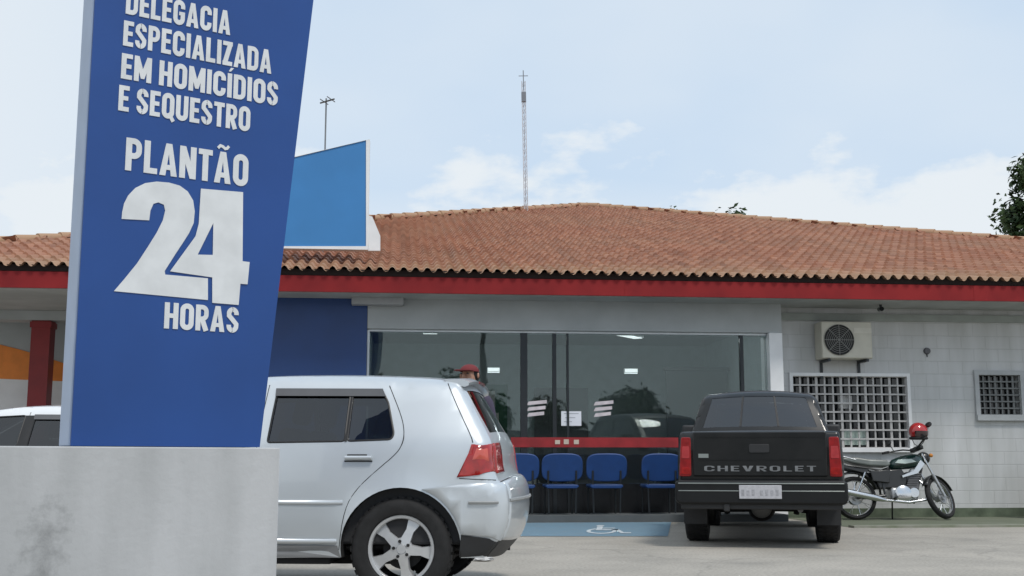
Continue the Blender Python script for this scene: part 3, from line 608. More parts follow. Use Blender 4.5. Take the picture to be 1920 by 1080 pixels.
# dark irregular mark, low at the left of the visible face
tcn = n_.new('ShaderNodeTexCoord'); mpn_ = n_.new('ShaderNodeMapping'); sa, sz_ = onplane(85, 1040, PO, TP, -.05)
mpn_.inputs['Location'].default_value = (-sa * 7.5, 0, -sz_ * 3.3); mpn_.inputs['Scale'].default_value = (7.5, 0, 3.3); l_.new(tcn.outputs['Object'], mpn_.inputs[0])
ln_ = n_.new('ShaderNodeVectorMath'); ln_.operation = 'LENGTH'; l_.new(mpn_.outputs[0], ln_.inputs[0])
zz = n_.new('ShaderNodeTexNoise'); zz.inputs['Scale'].default_value = 13; zz.inputs['Detail'].default_value = 6; zz.inputs['Roughness'].default_value = .7; l_.new(tcn.outputs['Object'], zz.inputs[0])
ma = n_.new('ShaderNodeMath'); ma.operation = 'MULTIPLY_ADD'; l_.new(zz.outputs[0], ma.inputs[0]); ma.inputs[1].default_value = 2.6; l_.new(ln_.outputs['Value'], ma.inputs[2])
mr_ = n_.new('ShaderNodeMapRange'); l_.new(ma.outputs[0], mr_.inputs[0]); mr_.inputs[1].default_value = 1.15; mr_.inputs[2].default_value = 2.1; mr_.inputs[3].default_value = .62; mr_.inputs[4].default_value = 0
mxp = n_.new('ShaderNodeMix'); mxp.data_type = 'RGBA'; l_.new(mr_.outputs[0], mxp.inputs['Factor']); l_.new(src, mxp.inputs[6]); mxp.inputs[7].default_value = (.13, .135, .135, 1); l_.new(mxp.outputs[2], p_.inputs['Base Color'])
q = MB(); q.box(-1.5, pe, -.05, .26, 0, PLZ); q.build('block', m_pl, pn, bevel=.006)
# ================================================================== CAR BUILDER
class Skin:
    """a car skin: profile of (x, z, edge radius, crown), x backwards, from the rear bottom over the roof to the front bottom, and half width wf(x, z)"""
    def __init__(s, prof, wf, n=2):
        P = np.array(prof, float)
        for _ in range(n):
            Q = [P[0]]
            for a, b in zip(P[:-1], P[1:]): Q += [.78 * a + .22 * b, .22 * a + .78 * b]
            P = np.array(Q + [P[-1]])
        Q = []
        for a, b in zip(P[:-1], P[1:]):
            k = max(1, int(np.hypot(*(b - a)[:2]) / .06)); Q += [a + (b - a) * i / k for i in range(k)]
        s.P = np.array(Q + [P[-1]]); s.wf = wf
        t = np.gradient(s.P[:, :2], axis=0); t /= np.linalg.norm(t, axis=1)[:, None] + 1e-12; s.N = np.stack([t[:, 1], -t[:, 0]], 1)
    def W(s, X):
        X = np.asarray(X, float).reshape(-1, 2); A = s.P[:-1, :2]; B = s.P[1:, :2]; AB = B - A; l2 = (AB ** 2).sum(1) + 1e-12
        t = np.clip(((X[:, None] - A) * AB).sum(2) / l2, 0, 1); q = A + t[..., None] * AB; D = np.sqrt(((X[:, None] - q) ** 2).sum(2)); i = D.argmin(1); k = np.arange(len(X))
        d = D[k, i]; tt = t[k, i]; r = s.P[i, 2] * (1 - tt) + s.P[i + 1, 2] * tt; m = np.minimum(d, r)
        return np.array([s.wf(x, z) for x, z in X]) - (r - np.sqrt(np.maximum(0, r * r - (r - m) ** 2)))
    def side(s, poly, holes=(), off=0., h=.07):
        lo = np.min(poly, 0); hi = np.max(poly, 0); ex = [(x, z) for x in np.arange(lo[0] + h / 2, hi[0], h) for z in np.arange(lo[1] + h / 2, hi[1], h)]
        for fr_ in (.03, .12, .3, .6, 1.): ex += [tuple(p) for p in s.P[:, :2] - s.N * (s.P[:, 2:3] * fr_)]
        ex = np.array(ex); k = pip(ex, poly)
        for hl in holes: k &= ~pip(ex, hl)
        v, f = cdt(poly, holes, [tuple(p) for p in ex[k]]); w = s.W(v) + off
        return [(a, -b, c) for (a, c), b in zip(v, w)], [tuple(i) for i in f]
    def strip(s, i0, i1, t0=-1., t1=1., n=14, off=0., skip=None):
        vs = []; fs = []; T = np.linspace(t0, t1, n + 1); ye = s.W(s.P[:, :2])
        for i in range(i0, i1 + 1):
            for t in T:
                c = s.P[i, 3] * (1 - t * t) + off; vs.append((s.P[i, 0] + s.N[i, 0] * c, ye[i] * t, s.P[i, 1] + s.N[i, 1] * c))
        m = n + 1
        for i in range(i1 - i0):
            for j in range(n):
                if skip and skip(i0 + i, .5 * (T[j] + T[j + 1])): continue
                fs.append((i * m + j, i * m + j + 1, (i + 1) * m + j + 1, (i + 1) * m + j))
        return vs, fs
    def near(s, x, z): return int(((s.P[:, 0] - x) ** 2 + (s.P[:, 1] - z) ** 2).argmin())
    def line(s, pts, off=0., sd=-1):
        Q = []
        for a, b in zip(pts[:-1], pts[1:]):
            k = max(1, int(math.dist(a, b) / .03)); Q += [(a[0] + (b[0] - a[0]) * i / k, a[1] + (b[1] - a[1]) * i / k) for i in range(k)]
        Q.append(pts[-1]); return [(x, sd * (w + off), z) for (x, z), w in zip(Q, s.W(Q))]
def mirror(v): return [(x, -y, z) for x, y, z in v]
def both(mb, vf): mb.add(*vf); mb.add(mirror(vf[0]), [f[::-1] for f in vf[1]]); return mb
def pair(vf, name, m, parent):
    a = MB(); a.add(*vf); b = MB(); b.add(mirror(vf[0]), vf[1]); return [a.build(name, m, parent, smooth=40), b.build(name, m, parent, smooth=40)]
def rounded(poly, r=.03, k=3):
    out = []; n = len(poly)
    for i in range(n):
        p = np.array(poly[i], float); a = np.array(poly[i - 1], float); b = np.array(poly[(i + 1) % n], float)
        da = a - p; db = b - p; la = np.linalg.norm(da); lb = np.linalg.norm(db); ra = min(r, la * .45); rb = min(r, lb * .45); p0 = p + da / la * ra; p1 = p + db / lb * rb
        for j in range(k + 1):
            t = j / k; out.append(tuple((1 - t) ** 2 * p0 + 2 * t * (1 - t) * p + t * t * p1))
    return out
def solid(o, t, off=-1.):
    m = o.modifiers.new('thick', 'SOLIDIFY'); m.thickness = t; m.offset = off; return o
def arcp(cx, cz, r, a0, a1, n): return [(cx + r * math.cos(R(a0 + (a1 - a0) * i / n)), cz + r * math.sin(R(a0 + (a1 - a0) * i / n))) for i in range(n + 1)]

m_tyre = mat('tyre rubber', (.016, .016, .017), .8, scale=20, var=.4)
m_well = mat('wheel well liner', (.012, .012, .013), .9)
m_rim = mat('alloy wheel', (.62, .63, .64), .30, metal=.5, var=.12, scale=12)
m_hub = mat('brake dust', (.018, .018, .019), .6, metal=.2)
m_seal = mat('rubber seal', (.014, .014, .015), .5)
m_trim = mat('black plastic trim', (.022, .023, .025), .55, bump=.1, bscale=200)
m_tint = glassmat('tinted car glass', (.20, .23, .23), .01, .045)
m_seat = mat('dark seat fabric', (.028, .029, .032), .85)
m_gap = mat('panel gap', (.02, .021, .022), .8)
m_tail = mat('red tail lens', (.40, .014, .012), .12, coat=.7, var=.35, scale=18)
m_tailo = mat('pink tail lens', (.62, .10, .07), .12, coat=.7, var=.2, scale=18)
m_headl = mat('headlamp lens', (.5, .53, .55), .05, coat=1)
def wheel(parent, x, y, sd, Rr, wd, rim_r, spokes=5, ph=-7., rimmat=None, steel=False):
    """sd = -1: outer face towards -y"""
    M = Matrix.Translation((x, y, Rr)) @ (Matrix.Identity(4) if sd < 0 else Matrix.Rotation(R(180), 4, 'Z'))
    h = MB(); h.lathe([(0, .01), (rim_r * .62, .01), (rim_r * .62, .03), (0, .03)], 32, M); h.lathe([(rim_r * .97, -wd * .3), (rim_r * .93, wd * .1), (rim_r * .9, wd * .75)], 40, M); ho = h.build('wheel', m_hub, parent, smooth=35)
    t = MB(); sh_ = .022
    pr = [(rim_r - .004, -wd * .33), (rim_r + .012, -wd * .44), (rim_r + (Rr - rim_r) * .5, -wd * .50), (Rr - sh_, -wd * .46), (Rr - .006, -wd * .38), (Rr, -wd * .25), (Rr, wd * .25), (Rr - .006, wd * .38), (Rr - sh_, wd * .46), (rim_r + (Rr - rim_r) * .5, wd * .5), (rim_r + .012, wd * .44), (rim_r - .004, wd * .33)]
    t.lathe(pr, 56, M)
    for k in range(40):                                         # tread blocks
        a = 2 * math.pi * k / 40; Mk = M @ Matrix.Rotation(a, 4, 'Y'); 
        for yy in (-.36, -.06, .24): t.box(Rr - .01, Rr + .0035, wd * yy, wd * (yy + .2), -.016, .016, Mk)
    t.build('tyre', m_tyre, ho, smooth=35, weld=False)
    r = MB(); yo = -wd * .36
    r.lathe([(rim_r * .90, yo + .03), (rim_r * .90, yo + .004), (rim_r * .93, yo - .004), (rim_r, yo - .006), (rim_r + .005, yo + .003), (rim_r - .01, yo + .05)], 56, M)
    if steel:
        r.lathe([(0, yo - .0), (.05, yo - .005), (.07, yo + .02), (rim_r * .6, yo + .02), (rim_r * .78, yo + .0), (rim_r * .91, yo + .012)], 48, M)
    else:
        for k in range(spokes):
            a = R(ph + 360 * k / spokes); Mk = M @ Matrix.Rotation(-a, 4, 'Y')
            pl = [(.03, -.034), (.065, -.030), (rim_r * .6, -.024), (rim_r * .92, -.042), (rim_r * .92, .042), (rim_r * .6, .024), (.065, .030), (.03, .034)]
            vs = []
            for u, w in pl: vs += [Mk @ Vector((u, yo + .014 + (.012 if abs(w) > .04 else 0) - .012 * (1 - u / rim_r), w)), Mk @ Vector((u, yo + .045, w * 1.15))]
            n = len(pl); r.add(vs, [tuple(range(0, 2 * n, 2)), tuple(range(1, 2 * n, 2))[::-1]] + [(2 * i, 2 * i + 1, (2 * i + 3) % (2 * n), (2 * i + 2) % (2 * n)) for i in range(n)])
        r.lathe([(0, yo + .002), (.028, yo + .002), (.034, yo + .01), (.068, yo + .012), (.07, yo + .04)], 32, M)
        for k in range(5):
            a = R(36 + ph + 72 * k); n_ = MB(); n_.cyl(M @ Vector((.048 * math.cos(a), yo - .001, .048 * math.sin(a))), M @ Vector((.048 * math.cos(a), yo + .02, .048 * math.sin(a))), .0105, n=8); n_.build('lug_nut', m_hub, ho, smooth=40)
    r.build('rim', rimmat or m_rim, ho, smooth=30, weld=False); return ho
def seat(parent, x, y, rear=False, w=.24):
    q = MB(); q.box(x - .24, x + .26, y - w, y + w, .36, .56); M = Matrix.Translation((x + .22, y, .52)) @ Matrix.Rotation(R(14), 4, 'Y'); q.box(-.06, .07, -w, w, 0, .56, M); q.build('seat', m_seat, parent, bevel=.05, seg=3)
    for dy in ((-.3, .3) if rear else (0,)):
        h = MB(); h.box(-.03, .05, -.13 + dy, .13 + dy, .59, .78, M); h.build('headrest', m_seat, parent, bevel=.035, seg=3)

def hatchback(name, label, loc, rz, paint, spoiler=True):
    car = thing(name, label, 'car', loc, rz)
    prof = [(0.520, .27, .03, .05), (0.600, .36, .06, .055), (0.645, .47, .10, .06), (0.650, .60, .11, .065), (0.638, .69, .11, .065), (0.598, .725, .10, .06), (0.570, .80, .09, .055), (0.560, .94, .09, .05), (0.535, 1.00, .08, .045), (0.435, 1.17, .07, .04), (0.345, 1.325, .06, .035), (0.305, 1.36, .06, .035), (0.100, 1.385, .07, .035), (-.45, 1.405, .07, .035), (-1.0, 1.40, .07, .035), (-1.38, 1.355, .07, .04), (-1.75, 1.17, .07, .06), (-2.10, .97, .08, .06), (-2.35, .915, .10, .05), (-2.85, .83, .12, .05), (-3.18, .72, .14, .08), (-3.26, .64, .14, .12), (-3.32, .54, .14, .14), (-3.33, .40, .12, .14), (-3.26, .27, .06, .12), (-3.1, .21, .03, .05)]
    AR, AF, RA = (0., .315), (-2.51, .315), .375
    def wf(x, z):
        w = .848 if z > .55 else .848 - .06 * ((.55 - z) / .35) ** 2
        if z > .62: w -= .028 * ((z - .62) / .35) ** 2 if z < .97 else .028
        if z > .97: w -= .44 * (z - .97) + .12 * (z - .97) ** 2
        if x < -2.2: w -= .10 * ((-2.2 - x) / 1.1) ** 2
        if x > .1: w -= .05 * ((x - .1) / .65) ** 2
        for cx, cz in (AR, AF):
            d = math.hypot(x - cx, z - cz) - RA
            if -.02 < d < .15: w += .018 * (1 - d / .15) ** 2
        return w
    sk = Skin(prof, wf); P = [tuple(p) for p in sk.P[:, :2]]
    zs = .265; a1 = math.degrees(math.acos((zs - .315) / RA)); aa = math.degrees(math.asin((zs - .315) / RA))
    under = [(-3.0, .22), (-2.51 - RA * math.cos(R(aa)), zs)] + arcp(*AF, RA, 180 - aa, aa, 28)[1:] + [(-.9, .255)] + arcp(*AR, RA, 180 - aa, aa, 28) + [(.5, .265)]
    poly = P + under
    wr = rounded([(-.352, .975), (-.352, 1.305), (-.165, 1.300), (-.115, 1.22), (-.058, 1.02), (-.072, .985)], .022)       # rear quarter light
    wm = rounded([(-.368, .975), (-.862, .968), (-.850, 1.307), (-.368, 1.306)], .018)        # rear door window
    wfn = rounded([(-.965, .967), (-1.80, .955), (-1.70, 1.03), (-1.36, 1.285), (-.952, 1.307)], .02)
    ig0, ig1 = sk.near(.523, 1.02), sk.near(.363, 1.29); iw0, iw1 = sk.near(-1.40, 1.345), sk.near(-2.06, .99)
    def skip(i, t): return abs(t) < .90 and (ig0 <= i < ig1 or iw0 <= i < iw1)
    b = MB(); both(b, sk.side(poly, [wr, wm, wfn])); b.add(*sk.strip(0, len(P) - 1, n=40, skip=skip)); bo = b.build('body', paint, car, smooth=32)
    # glass
    g_ = MB()
    for w in (wr, wm, wfn): pair(sk.side(w, off=-.008), 'side_window', m_tint, car)
    q = MB(); q.add(*sk.strip(ig0, ig1, -.925, .925, 12, -.004)); ro = q.build('rear_window', m_tint, car, smooth=40)
    q = MB(); q.add(*sk.strip(iw0, iw1, -.857, .857, 10, -.004)); q.build('windscreen', m_tint, car, smooth=40)
    for sd in (-1, 1):
        for w in (wr, wm, wfn): q = MB(); q.tube(sk.line(list(w) + [w[0]], -.002, sd)[:-1], .007, 6, True); q.build('window_seal', m_seal, car, smooth=50)
    pair(sk.side([(-.352, .972), (-.368, .972), (-.368, 1.30), (-.352, 1.30)], off=.004), 'window_divider', m_seal, car)
    pair(sk.side([(-.86, 1.318), (-.16, 1.312), (-.135, 1.262), (-.856, 1.268)], off=.010), 'wind_deflector', mat('smoked deflector', (.10, .10, .105), .15, coat=.5), car)
    # panel gaps
    def gap(pts, r_=.0032): q = MB(); q.tube(pts, r_, 5); q.build('panel_gap', m_gap, car)
    def soft(p):
        for _ in range(2):
            o = [p[0]]
            for a, b_ in zip(p[:-1], p[1:]): o += [(.75 * a[0] + .25 * b_[0], .75 * a[1] + .25 * b_[1]), (.25 * a[0] + .75 * b_[0], .25 * a[1] + .75 * b_[1])]
            p = o + [p[-1]]
        return p
    for sd in (-1, 1):
        for g_ in ([(-.12, 1.33), (-.02, 1.13), (.005, 1.04), (.005, .97), (-.03, .90), (-.15, .80), (-.28, .68), (-.35, .56), (-.385, .31)], [(-.91, 1.34), (-.93, .95), (-.93, .30)], [(-1.86, .95), (-1.95, .80), (-2.0, .55), (-1.98, .30)], [(.255, 1.345), (.345, 1.16), (.430, 1.0), (.44, .965)], [(.36, .745), (.58, .735)]): gap(sk.line(soft(g_), -.001, sd))
    gap(sk.strip(sk.near(.60, .725), sk.near(.60, .725), n=20, off=.001)[0], .003)
    # side rub strip, sill, handles
    for nm, pts, m_, off, th in (('side_moulding', [(-1.9, .612), (-.95, .612), (-.365, .612), (-.365, .585), (-.95, .585), (-1.9, .585)], paint, .004, .010), ('sill_trim', [(-2.05, .375), (-.40, .375), (-.40, .345), (-2.05, .345)], paint, .006, .010)):
        [solid(o, th) for o in pair(sk.side(pts, off=off), nm, m_, car)]
    pair(sk.side([(-2.08, .335), (-.395, .335), (-.375, .262), (-2.1, .262)], off=.002), 'sill', mat('grey sill', (.23, .235, .24), .5), car)
    for hx in (-.27, -1.15):
        for sd in (-1, 1):
            q = MB(); q.tube(sk.line([(hx - .085, .872), (hx + .085, .872)], .022, sd), [.012, .014, .014, .014, .014, .014, .010][:7] if False else .013, 8); ho = q.build('handle', paint, car, smooth=50)
            q = MB(); q.tube(sk.line([(hx - .075, .886), (hx + .05, .886)], .001, sd), .008, 6); q.tube(sk.line([(hx - .09, .851), (hx + .085, .851)], .003, sd), .0045, 6); q.build('handle_recess', m_gap, ho, smooth=50)
    # rear bumper shell and valance
    ib0, ib1 = sk.near(.61, .385), sk.near(.61, .715)
    bp = [tuple(p) for p in sk.P[ib0:ib1 + 1, :2]] + [(.40, .712)] + arcp(*AR, RA + .012, 70, 15, 10) + [(.375, .41)]
    bp = [p for p in bp]
    b = MB(); both(b, sk.side(bp, off=0.)); b.add(*sk.strip(ib0, ib1, n=24, off=.0)); vb = b.build('rear_bumper', paint, car, smooth=40); solid(vb, .012, 1.)
    q = MB()
    for sd in (-1, 1): q.tube(sk.line([(.42, .60), (.60, .60)], .020, sd), .010, 6)
    vv, _ = sk.strip(sk.near(.65, .60), sk.near(.65, .60), n=20, off=.012); q.tube(vv, .012, 6); q.build('bumper_strip', mat('grey bumper strip', (.30, .31, .31), .5), vb, smooth=50)
    vp = [tuple(p) for p in sk.P[0:ib0 + 1, :2]] + [(.375, .405), (.365, .31), (.36, .27)]
    b = MB(); both(b, sk.side(vp, off=.004)); b.add(*sk.strip(0, ib0, n=16, off=.004)); b.build('rear_valance', m_trim, car, smooth=40)
    # tail lamps: side piece and the piece round the corner
    i0, i1 = sk.near(.58, .765), sk.near(.56, .955)
    for sd in (-1, 1):
        tp_ = [tuple(p) for p in sk.P[i0:i1 + 1, :2]] + [(.432, .955), (.415, .90), (.345, .752)]
        v, f = sk.side(tp_, off=.007, h=.03); s2 = sk.strip(i0, i1, -1., -.72, 5, .007); b = MB(); b.add(v, f); b.add(*s2)
        if sd > 0: b.v = mirror(b.v)
        to = solid(b.build('tail_lamp', m_tail, car, smooth=45), .015)
        q = MB(); v, f = sk.side([(.54, .85), (.53, .93), (.465, .93), (.44, .86)], off=.0085, h=.03); q.add(v, f)
        if sd > 0: q.v = mirror(q.v)
        q.build('lens_segment', m_tailo, to, smooth=45)
    # front: lamps, grille, bumper line (seen only from elsewhere)
    for sd in (-1, 1):
        b = MB(); v, f = sk.side([(-3.21, .68), (-2.98, .77), (-2.90, .72), (-3.0, .62), (-3.22, .61)], off=.004, h=.04); b.add(v, f); k0, k1 = sk.near(-3.16, .73), sk.near(-3.25, .62); b.add(*sk.strip(k0, k1, -1, -.6, 5, .004))
        if sd > 0: b.v = mirror(b.v)
        b.build('headlamp', m_headl, car, smooth=45)
        b = MB(); b.box(-1.86, -1.70, .86, 1.02, .98, 1.10)
        if sd < 0: b.v = mirror(b.v)
        b.build('door_mirror', paint, car, bevel=.04, seg=3)
    k0, k1 = sk.near(-3.17, .72), sk.near(-3.25, .63); b = MB(); b.add(*sk.strip(k0, k1, -.55, .55, 6, .004)); b.build('grille', m_trim, car)
    if not spoiler: pair(sk.side([(-.855, .968), (-.972, .967), (-.958, 1.307), (-.843, 1.307)], off=.003), 'pillar_cover', m_seal, car)
    # roof spoiler with high stop lamp
    if spoiler:
        q = MB(); hw = sk.W([(.33, 1.365)])[0] - .012; vs = []; n = 12
        for i in range(n + 1):
            y = -hw + 2 * hw * i / n; e = 1 - abs(2 * i / n - 1) ** 4 * .35; c = .034 * (1 - (2 * i / n - 1) ** 2)
            vs += [(.22, y, 1.374 + c), (.36, y, 1.374 + c), (.36 + .045 * e, y, 1.353 + c), (.36 + .04 * e, y, 1.335 + c), (.36, y, 1.325 + c), (.26, y, 1.345 + c)]
        fs = []
        for i in range(n):
            for j in range(6): fs.append((i * 6 + j, i * 6 + (j + 1) % 6, (i + 1) * 6 + (j + 1) % 6, (i + 1) * 6 + j))
        fs += [tuple(range(6)), tuple(range(n * 6, n * 6 + 6))[::-1]]; q.add(vs, fs); so_ = q.build('roof_spoiler', paint, car, smooth=40)
        q = MB(); q.box(.398, .408, -.16, .16, 1.372, 1.388); q.build('stop_lamp', m_tail, so_)
    # rear wiper and plate
    q = MB(); q.box(.600, .612, -.2, .2, .80, .90); q.build('number_plate', mat('grey plate', (.55, .56, .58), .5), car)
    # wheel wells, floor, interior
    q = MB()
    for cx, cz in (AR, AF):
        for sd in (-1, 1):
            ap = arcp(cx, cz, RA - .002, -8, 188, 26); vs = [(x, sd * .835, z) for x, z in ap] + [(x, sd * .52, z) for x, z in ap]; k = len(ap); q.add(vs, [(i, i + 1, k + i + 1, k + i) for i in range(k - 1)]); q.add([(x, sd * .52, z) for x, z in ap], [tuple(range(k))])
    q.box(-3.1, .22, -.52, .52, .20, .30); q.box(-2.05, -.45, -.80, .80, .22, .30); q.box(-.35, .48, -.5, .5, .32, .42); q.build('underbody', m_well, car, weld=False)
    q = MB(); q.box(-2.1, .40, -.70, .70, .30, .34); q.box(.20, .24, -.66, .66, .34, .90); q.box(-2.15, -1.80, -.70, .70, .60, .93)
    for sd in (-1, 1): q.box(-2.1, .4, sd * .79, sd * .74, .34, .945)
    q.build('cabin_trim', m_seat, car, bevel=.02)
    seat(car, -1.15, -.36); seat(car, -1.15, .36); seat(car, -.42, 0, True, .58)
    q = MB(); q.tube([(.40, .45, .25), (.56, .45, .25)], .03); q.build('exhaust_pipe', m_hub, car, smooth=50)
    for x, y, sd in ((0, -.745, -1), (0, .745, 1), (-2.51, -.745, -1), (-2.51, .745, 1)): wheel(car, x, y, sd, .315, .20, .205)
    return car
m_paint = mat('silver car paint', (.60, .64, .67), .38, metal=.45, var=.03, scale=3, coat=.8)
GA = R(-5.0)
hub = Vector((-.685, 7.35, 0)); off_ = Matrix.Rotation(GA, 3, 'Z') @ Vector((0, -.845, 0))
golf = hatchback('hatchback_car', 'silver hatchback with red tail lamp and alloy wheels parked close behind the plinth', (hub.x - off_.x, hub.y - off_.y, 0), GA, m_paint)
m_paint2 = mat('white car paint', (.72, .74, .76), .35, var=.03, coat=.8)
hatchback('hatchback_car', 'white car mostly hidden behind the concrete plinth, left of the blue sign', (-3.92, 12.5, 0), R(-2), m_paint2, False)

# ------------------------------------------------------------------ pickup
def pickup(loc, rz):
    car = thing('pickup_truck', 'black double-cab pickup truck seen from behind, parked facing the glass front', 'pickup truck', loc, rz)
    pb = mat('black truck paint', (.006, .007, .0075), .34, var=.2, coat=.45, spec=.3, scale=4, col2=(.012, .0125, .013))
    AR, AF, RA, WR = (0., .36), (-3.12, .36), .43, .36
    low = [(1.02, .52, .03, .01), (1.065, .56, .04, .015), (1.075, .70, .05, .02), (1.075, 1.10, .05, .02), (1.05, 1.145, .03, .01), (.98, 1.15, .03, .01), (-.5, 1.15, .03, .01), (-2.3, 1.15, .05, .02), (-2.55, 1.12, .08, .05), (-3.6, 1.05, .10, .05), (-4.0, .96, .12, .07), (-4.1, .80, .12, .09), (-4.12, .55, .12, .09), (-4.05, .42, .08, .05)]
    def wl(x, z):
        w = .815 if z > .55 else .815 - .05 * ((.55 - z) / .2)
        if z > .8: w -= .035 * ((z - .8) / .35) ** 2
        if x < -3.2: w -= .08 * ((-3.2 - x) / .9) ** 2
        for cx, cz in (AR, AF):
            d = math.hypot(x - cx, z - cz) - RA
            if -.02 < d < .12: w += .022 * (1 - d / .12) ** 2
        return w
    sk = Skin(low, wl); P = [tuple(p) for p in sk.P[:, :2]]; zs = .44; aa = math.degrees(math.asin((zs - .36) / RA))
    poly = P + [(-3.12 - RA * math.cos(R(aa)), zs)] + arcp(*AF, RA, 180 - aa, aa, 26)[1:] + arcp(*AR, RA, 180 - aa, aa, 26) + [(.9, .5)]
    b = MB(); both(b, sk.side(poly)); b.add(*sk.strip(0, len(P) - 1, n=20)); b.build('body', pb, car, smooth=32)
    cab = [(-.58, 1.10, .03, .02), (-.60, 1.16, .04, .03), (-.83, 1.585, .07, .04), (-.95, 1.635, .10, .04), (-1.3, 1.655, .10, .035), (-1.85, 1.65, .10, .035), (-2.15, 1.60, .08, .04), (-2.75, 1.16, .06, .06), (-2.8, 1.10, .03, .06)]
    def wc(x, z): return .785 - .27 * max(0, z - 1.12)
    sc = Skin(cab, wc); PC = [tuple(p) for p in sc.P[:, :2]]
    w1 = rounded([(-.80, 1.19), (-1.55, 1.19), (-1.55, 1.555), (-.98, 1.555)], .03); w2 = rounded([(-1.63, 1.19), (-2.62, 1.19), (-2.12, 1.555), (-1.63, 1.555)], .03)
    g0, g1 = sc.near(-.625, 1.205), sc.near(-.82, 1.565); f0, f1 = sc.near(-2.18, 1.58), sc.near(-2.72, 1.18)
    def skip(i, t): return abs(t) < .9 and (g0 <= i < g1 or f0 <= i < f1)
    b = MB(); both(b, sc.side(PC, [w1, w2])); b.add(*sc.strip(0, len(PC) - 1, n=20, skip=skip)); b.build('cab', pb, car, smooth=32)
    mt_ = glassmat('truck glass', (.16, .18, .18), .02, .07)
    q = MB(); q.add(*sc.strip(g0, g1, -.897, .897, 10, -.004)); q.build('rear_window', mt_, car, smooth=40)
    for t_ in (-.30, .30): q = MB(); q.add(*sc.strip(g0, g1, t_ - .016, t_ + .016, 2, .003)); q.build('window_divider', m_seal, car, smooth=40)
    q = MB(); q.add(*sc.strip(f0, f1, -.897, .897, 10, -.004)); q.build('windscreen', mt_, car, smooth=40)
    for w in (w1, w2):
        pair(sc.side(w, off=-.008), 'side_window', mt_, car)
    q = MB(); q.box(-2.6, -.62, -.68, .68, 1.0, 1.155); q.box(-2.3, -2.0, -.6, .6, 1.1, 1.25); q.build('cabin_trim', m_seat, car, bevel=.02)
    for x in (-1.05, -1.75):
        for y in (-.35, .35):
            M = Matrix.Translation((x, y, 1.06)) @ Matrix.Rotation(R(10), 4, 'Y'); h = MB(); h.box(-.05, .06, -.22, .22, 0, .22, M); h.build('seat', m_seat, car, bevel=.04, seg=3); h = MB(); h.box(-.03, .04, -.12, .12, .24, .42, M); h.build('headrest', m_seat, car, bevel=.03, seg=3)
    # bed rail caps, tailgate
    for sd in (-1, 1): q = MB(); q.tube(sk.line([(1.0, 1.135), (-.5, 1.135)], -.01, sd), .018, 8); q.build('bed_rail', m_trim, car, smooth=50)
    tg = MB(); tg.prism(rounded([(-.655, .70), (.655, .70), (.655, 1.145), (-.655, 1.145)], .02), 1.082, 1.112, plane='yz'); tgo = tg.build('tailgate', pb, car, bevel=.012, seg=3)
    q = MB(); q.box(1.1125, 1.118, -.60, .60, .865, .872); q.box(1.1125, 1.117, -.60, .60, 1.088, 1.094); q.build('tailgate_crease', pb, tgo)
    q = MB(); q.prism(rounded([(-.10, .935), (.10, .935), (.10, 1.02), (-.10, 1.02)], .02), 1.1125, 1.120, plane='yz'); q.build('handle', m_trim, tgo, bevel=.003)
    lt = text_mesh('CHEVROLET', -.545, .545, .752, .806, 0, .004, .16, 'lettering', mat('chrome letters', (.26, .27, .28), .4, metal=.5, var=.3, scale=9), tgo, .075)
    lt.rotation_euler = (0, 0, R(90)); lt.location = (1.1165, 0, 0)
    q = MB(); q.box(1.1125, 1.117, -.60, -.50, .865 + .02, .925); q.build('badge_plate', mat('dull chrome', (.30, .33, .32), .35, metal=.5), tgo)
    for sd in (-1, 1):
        q = MB(); q.prism(rounded([(sd * .675, .70), (sd * .795, .70), (sd * .772, 1.09), (sd * .675, 1.09)], .02), 1.05, 1.108, plane='yz'); to = q.build('tail_lamp', mat('dark red lens', (.30, .010, .012), .15, coat=.6, var=.3, scale=18), car, bevel=.012, seg=3)
        q = MB(); q.prism(rounded([(sd * .69, .88), (sd * .77, .88), (sd * .76, 1.0), (sd * .69, 1.0)], .012), 1.1085, 1.112, plane='yz'); q.build('lens_segment', mat('rose lens', (.45, .045, .05), .15, coat=.6, var=.2, scale=18), to, bevel=.001)
        q = MB(); q.prism(rounded([(sd * .685, .72), (sd * .775, .72), (sd * .77, .79), (sd * .685, .79)], .012), 1.1085, 1.111, plane='yz'); q.build('lens_segment', m_tail, to, bevel=.001)
    # step bumper
    bu = MB(); pl = [(-.835, .47), (-.80, .43), (.80, .43), (.835, .47), (.835, .64), (.80, .665), (-.80, .665), (-.835, .64)]; bu.prism(pl, 1.08, 1.215, plane='yz'); buo = bu.build('rear_bumper', mat('black bumper', (.010, .011, .012), .45, spec=.3, var=.2, scale=6), car, bevel=.03, seg=3)
    q = MB(); q.box(1.214, 1.222, -.80, .80, .628, .640); q.box(1.213, 1.219, -.80, .80, .556, .566); q.build('chrome_strip', mat('dull chrome', (.3, .33, .32)), buo, bevel=.003)
    q = MB(); q.box(1.216, 1.228, -.205, .205, .485, .618); po = q.build('number_plate', mat('pale plate', (.50, .50, .53), .5, var=.15, scale=30), buo, bevel=.004)
    for k, y in enumerate((-.17, -.12, -.07, .01, .06, .11, .16)):
        q = MB(); q.box(1.2285, 1.2295, y - .014, y + .014, .515, .575 - .008 * (k % 2)); q.build('plate_mark', mat('worn plate print', (.40, .40, .43), .6, var=.3, scale=40), po)
    q = MB(); q.box(1.08, 1.17, -.78, .78, .38, .44); q.box(1.13, 1.20, -.36, -.30, .36, .44); q.build('bumper_step', m_trim, car, bevel=.01)
    # running gear
    q = MB(); q.cyl((0, -.66, .36), (0, .66, .36), .045); q.ball((0, -.0, .36), .14, .15, .15); q.build('rear_axle', m_hub, car, smooth=40)
